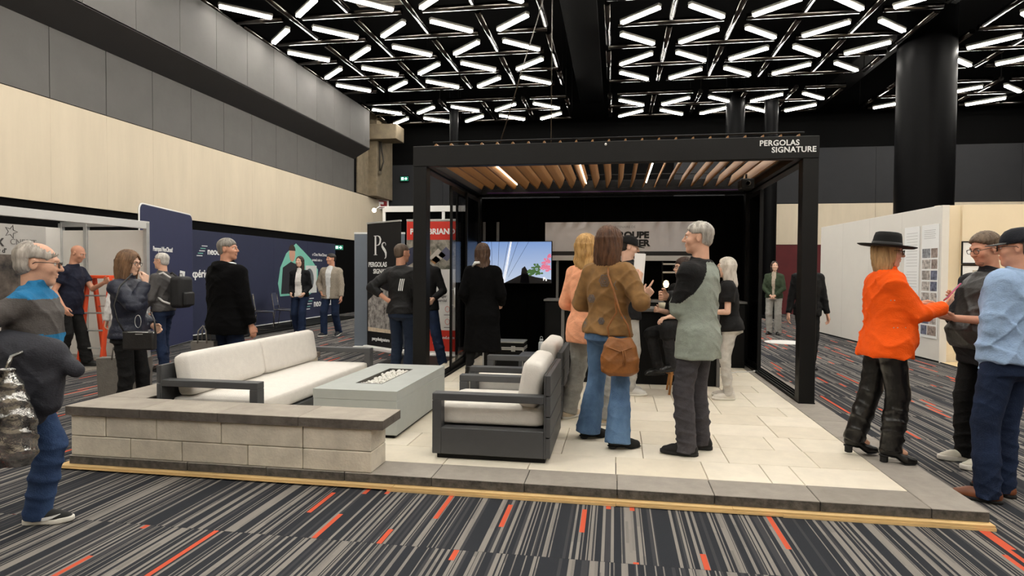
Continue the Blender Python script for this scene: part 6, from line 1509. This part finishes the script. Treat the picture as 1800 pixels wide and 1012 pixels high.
# 21 --- man in pale blue pullover
P21 = Person('man in pale blue pullover and dark cap at the right edge, back turned', (2.60, 4.65, 0), 34, 1.83, SK2, dict(style='short', mat=hair_mat('dark_grey_hair', (70, 62, 56), (110, 100, 92)), vol=0.006),
    dict(mat=cloth('pale_blue_knit', (150, 176, 210)), hem=-0.05, loose=0.034, arm=0.032, name='pullover', amp=0.016, freq=20, collar=0.05), dict(mat=M_denim_d, r=(0.100, 0.080, 0.074), cuff=0.015), dict(mat=mat('brown_leather_shoe', (116, 66, 38), 0.45, 0, 0.2, 10), sole=M_sole_k),
    pose=dict(hand_l=(-0.115, 0.05, 0.90), elbow_l=(-1, -0.5, 0), hand_r=(0.115, 0.05, 0.90), elbow_r=(1, -0.5, 0), yaw=24, foot_l=(-0.11, 0.05, 30), foot_r=(0.12, 0.08, -4), nod=4, side=9, hfwd=0.0), h=0.0084, wide=1.10, seed=21.2, glasses=M_specs)
cap_on(P21, cloth('navy_cap', (22, 24, 32)), 'dark baseball cap', m2=cloth('grey_brim', (84, 84, 84)))
# 22 --- person in white behind the woman in navy
Person('person in white long sleeves hidden behind the woman in navy', (-6.92, 7.95, 0), 20, 1.62, SK3, dict(style='short', mat=hair_mat('black_hair', (30, 26, 24)), vol=0.01),
    dict(mat=cloth('white_blouse', (226, 224, 222)), hem=-0.08, loose=0.018, arm=0.016, name='blouse'), dict(mat=C_black), dict(mat=M_blackleather, sole=M_sole_k), pose=dict(hand_l=(-0.27, 0.04, 0.78)), h=0.0145, fem=True, seed=22.2)
# ================================================================== things people carry
def sdf_thing(name, label, cat, parts, loc=(0, 0, 0), group=None):
    """parts: (part name, fn on world-relative points, lo, hi, step, material)"""
    t = thing(name, label, cat, loc, 0, group)
    for nm, fn, lo, hi, h, m in parts: net_obj(nm, fn, V(*lo), V(*hi), h, m, t)
    return t
def rbx(p, c, hs, r):
    q = np.abs(p - np.asarray(c, F32)) - np.asarray(hs, F32) + F32(r)
    return np.linalg.norm(np.maximum(q, 0), axis=1) + np.minimum(q.max(1), 0) - F32(r)
def in_hand(name, label, P, side, along, out, dims, m, mscreen, spin=0.0, cat='phone'):
    h = P.hand[side]; R3 = P.o.matrix_basis.to_3x3()
    d, n, l = (R3 @ Vector(v) for v in (h.d, h.n, h.lat))
    c = P.o.matrix_basis @ Vector(h.w + h.d*h.L*along + h.n*out)
    M = Matrix.Identity(4)
    for j, v in enumerate((l, d, n)):
        for i in range(3): M[i][j] = v[i]
    M.translation = c
    t = thing(name, label, cat); t.matrix_basis = M
    a, b, e = dims
    rbox('body', (-a, a, -b, b, -e, e), m, t, bev=min(0.003, e*0.6), seg=2)
    if mscreen is not None: rbox('screen', (-a*0.93, a*0.93, -b*0.96, b*0.96, e, e+0.0006), mscreen, t, bev=0)
    return t
M_scr = mat('dark_phone_screen', (10, 12, 18), 0.1, emit=(60, 70, 90), estr=0.4)
in_hand('phone', 'pink cased phone held up by the woman in orange', P19, 1, 0.78, 0.032, (0.037, 0.078, 0.005), mat('pink_case', (206, 96, 130), 0.5), M_scr)
in_hand('phone', 'black phone held by the man in the leather vest', P20, -1, 0.80, 0.030, (0.036, 0.076, 0.005), M_black, M_scr)
in_hand('tablet', 'black tablet held by the man behind the pergola post', P9, -1, 0.9, 0.03, (0.09, 0.12, 0.005), M_black, None, cat='tablet')
# rolled plans in the cap man's raised hand
rp_ = thing('rolled_plans', 'sheaf of white plans held upright by the man in the cap', 'papers', tuple(P13.world(P13.hand[1].w + P13.hand[1].d*0.09 + P13.hand[1].n*0.035)))
for i, (a, o) in enumerate(((0.0, 0.0), (0.05, 0.006), (-0.04, 0.012))): MB().box(-0.055, 0.055, -0.002, 0.002, -0.19, 0.22, 0.001).xf(Matrix.Translation((o, o, 0)) @ Matrix.Rotation(rad(4), 4, 'Y') @ Matrix.Rotation(a, 4, 'Z')).build('sheet', M_print_white, rp_)
# brown slouchy shoulder bag
M_bag = mat('brown_leather', (132, 80, 30), 0.55, 0, 0.22, 9, 0.35, 40)
bo = Vector((0.045, 5.035, 0.0))
def bag_fn(p):
    q = p.copy()
    d = loft(q, Frame(V(0, 0, 0.70), np.eye(3)), [(0.0, 0, 0, 0.095, 0.055), (0.03, 0, 0, 0.145, 0.078), (0.12, 0, 0, 0.155, 0.080), (0.24, 0, 0.0, 0.128, 0.058), (0.335, 0, 0.0, 0.075, 0.022)], 2.4)
    # sagging mouth
    d = smax(d, q[:, 2] - 1.015 - 0.9*np.abs(q[:, 0])**1.2*0.35 + 0.02, 0.01)
    return d + F32(0.006)*wrinkle(p, 26, 4.4).astype(F32)
bg12 = sdf_thing('shoulder_bag', 'slouchy brown leather bag on the hip of the woman in brown', 'bag', [('pouch', bag_fn, (-0.25, -0.16, 0.62), (0.25, 0.16, 1.10), 0.008, M_bag)], tuple(bo))
MB().tube([(-0.085, 0.0, 0.99), (-0.10, 0.04, 1.08), (-0.03, 0.05, 1.20), (-0.05, 0.06, 1.36), (-0.10, 0.10, 1.50), (-0.10, 0.16, 1.56)], 0.008, 8).build('strap', M_bag, bg12)
MB().tube([(0.085, 0.0, 0.99), (0.06, 0.03, 1.10), (0.0, 0.05, 1.20), (-0.05, 0.06, 1.36)], 0.008, 8).build('strap', M_bag, bg12)
MB().tube([(-0.09, -0.055, 0.93), (0.0, -0.085, 0.90), (0.09, -0.055, 0.93)], 0.005, 6).build('draw_cord', M_bag, bg12)
for x in (0.02, 0.035): MB().tube([(x, -0.085, 0.91), (x+0.01, -0.092, 0.84), (x+0.004, -0.092, 0.80)], [0.004, 0.005, 0.008], 6).build('tassel', M_bag, bg12)
# crossbody purse of the woman in navy
pu = thing('crossbody_purse', 'dark leather crossbody purse of the woman in navy', 'bag', (-4.42, 5.245, 0.76), rad(8)); M_pl = mat('dark_purse_leather', (34, 33, 33), 0.4, 0, 0.15, 20, 0.2, 60)
MB().box(-0.15, 0.15, -0.035, 0.035, 0.0, 0.18, 0.02, 3).build('pouch', M_pl, pu); MB().tube([(-0.15, -0.02, 0.165), (0.0, -0.04, 0.172), (0.15, -0.02, 0.165)], 0.006, 6).build('zip', M_alu, pu)
rbox('name_plate', (-0.02, 0.05, -0.039, -0.035, 0.148, 0.156), M_alu, pu, bev=0.001)
MB().tube([(-0.15, 0, 0.17), (-0.20, -0.02, 0.28), (-0.235, -0.015, 0.42), (-0.20, 0.02, 0.60), (-0.14, 0.12, 0.72)], 0.008, 6).build('strap', M_pl, pu); MB().tube([(0.15, 0, 0.17), (0.11, 0.05, 0.28), (0.06, 0.08, 0.35)], 0.008, 6).build('strap', M_pl, pu)
MB().tube([(-0.01+0.03*math.cos(a), -0.01, 0.27+0.06*math.sin(a)) for a in np.linspace(0, 2*PI, 12, endpoint=False)], 0.003, 5, closed=True).build('chain', M_alu, pu)
# grey tote standing behind her, grey paper bag held by the tall man
M_tote = mat('grey_felt_bag', (104, 100, 94), 0.9, 0, 0.12, 14, 0.4, 60)
def tote(label, loc, rz, w_, h_, d_, m=M_tote):
    t = thing('tote_bag', label, 'bag', loc, rz)
    MB().prism([(-w_/2*0.94, 0), (w_/2*0.94, 0), (w_/2, h_), (-w_/2, h_)], -d_/2, d_/2).build('bag_body', m, t)
    for y in (-d_/2, d_/2): MB().tube([(-w_*0.2, y, h_-0.02), (-w_*0.17, y, h_+0.12), (0, y*0.6, h_+0.18), (w_*0.17, y, h_+0.12), (w_*0.2, y, h_-0.02)], 0.008, 6).build('handle', m, t)
    return t
tote('wide grey felt tote on the carpet behind the woman in navy', (-5.78, 6.62, 0.0), rad(20), 0.56, 0.47, 0.16)
tote('grey paper bag hanging from the left hand of the tall man in black', (-4.66, 6.52, 0.46), rad(10), 0.26, 0.24, 0.1, mat('grey_paper_bag', (120, 116, 110), 0.8, 0, 0.1, 12))
# backpack
bp_ = thing('backpack', 'black backpack worn by the man in the charcoal sweater', 'bag', (-6.40, 8.42, 0.95), rad(95))
MB().box(-0.16, 0.16, -0.11, 0.09, 0.0, 0.47, 0.06, 4).build('main_pocket', mat('black_nylon', (16, 16, 18), 0.7, 0, 0.1, 20, 0.2, 80), bp_)
MB().box(-0.13, 0.13, -0.15, -0.10, 0.03, 0.24, 0.03, 3).build('front_pocket', MATS['black_nylon'], bp_)
for sx_ in (-1, 1): MB().tube([(sx_*0.10, 0.09, 0.44), (sx_*0.11, 0.20, 0.52), (sx_*0.12, 0.38, 0.46), (sx_*0.13, 0.37, 0.25), (sx_*0.13, 0.20, 0.10), (sx_*0.12, 0.09, 0.06)], 0.016, 8).build('shoulder_strap', mat('pale_strap', (196, 194, 190), 0.7) if sx_ < 0 else MATS['black_nylon'], bp_)
MB().box(-0.09, 0.03, -0.004, 0.004, 0.36, 0.55, 0.001).xf(Matrix.Rotation(rad(8), 4, 'Y')).build('flyer', M_print_white, bp_)
MB().tube([(-0.04, 0, 0.46), (-0.03, 0.0, 0.51), (0.03, 0.0, 0.51), (0.04, 0, 0.46)], 0.008, 6).build('grab_handle', MATS['black_nylon'], bp_)
# jacket over the arm and shiny bag of the walking man
M_jk = cloth('dark_grey_jacket', (44, 45, 52), rough=0.7)
def jk_fn(p):
    d = chain(p, [(-0.14, 0.02, 0.17), (0.10, 0.06, 0.12)], [0.085, 0.085])
    for a, b, r1, r2 in (((-0.12, 0.0, 0.14), (-0.10, 0.0, -0.18), 0.085, 0.095), ((0.0, 0.03, 0.10), (0.0, 0.03, -0.22), 0.085, 0.085), ((0.10, 0.06, 0.10), (0.09, 0.05, -0.16), 0.08, 0.075), ((0.12, 0.08, 0.10), (0.23, 0.10, 0.02), 0.06, 0.045)):
        d = smin(d, cone(p, a, b, r1, r2), 0.03)
    return d + F32(0.010)*wrinkle(p, 24, 9.9, (1, 1, 0.45)).astype(F32)
jt = sdf_thing('carried_jacket', 'dark grey jacket draped over the forearm of the walking man', 'jacket', [('cloth', jk_fn, (-0.4, -0.22, -0.45), (0.42, 0.32, 0.40), 0.009, M_jk)], (-3.27, 3.02, 0.92))
MB().tube([(-0.17, -0.10, 0.24), (-0.185, -0.115, 0.16), (-0.18, -0.11, 0.09)], [0.018, 0.022, 0.016], 8).build('silver_lining', mat('silver_lining', (200, 198, 194), 0.3, 0.6, 0.2, 30, 0.6, 40), jt)
def sv_fn(p):
    d = loft(p, Frame(V(0, 0, -0.34), np.eye(3)), [(0, 0, 0, 0.13, 0.06), (0.06, 0, 0, 0.17, 0.10), (0.25, 0, 0, 0.16, 0.095), (0.45, 0, 0, 0.09, 0.05), (0.52, 0, 0, 0.04, 0.03)], 2.2)
    return d + F32(0.014)*wrinkle(p, 34, 2.9).astype(F32)
svm = mat('crinkled_silver_plastic', (40, 40, 41), 0.14, 0.85, 0.4, 9, 1.0, 22, rgb2=(190, 188, 184))  # pale patches in the colour noise stand in for highlights on the crinkles
st_ = sdf_thing('plastic_bag', 'shiny silver and black plastic bag carried by the walking man', 'bag', [('bag_body', sv_fn, (-0.3, -0.22, -0.45), (0.3, 0.22, 0.30), 0.009, svm)], (-3.22, 2.86, 0.80))
MB().tube([(0.0, 0.0, 0.17), (-0.02, 0.05, 0.24), (0.0, 0.10, 0.26)], 0.012, 6).build('handle', svm, st_)
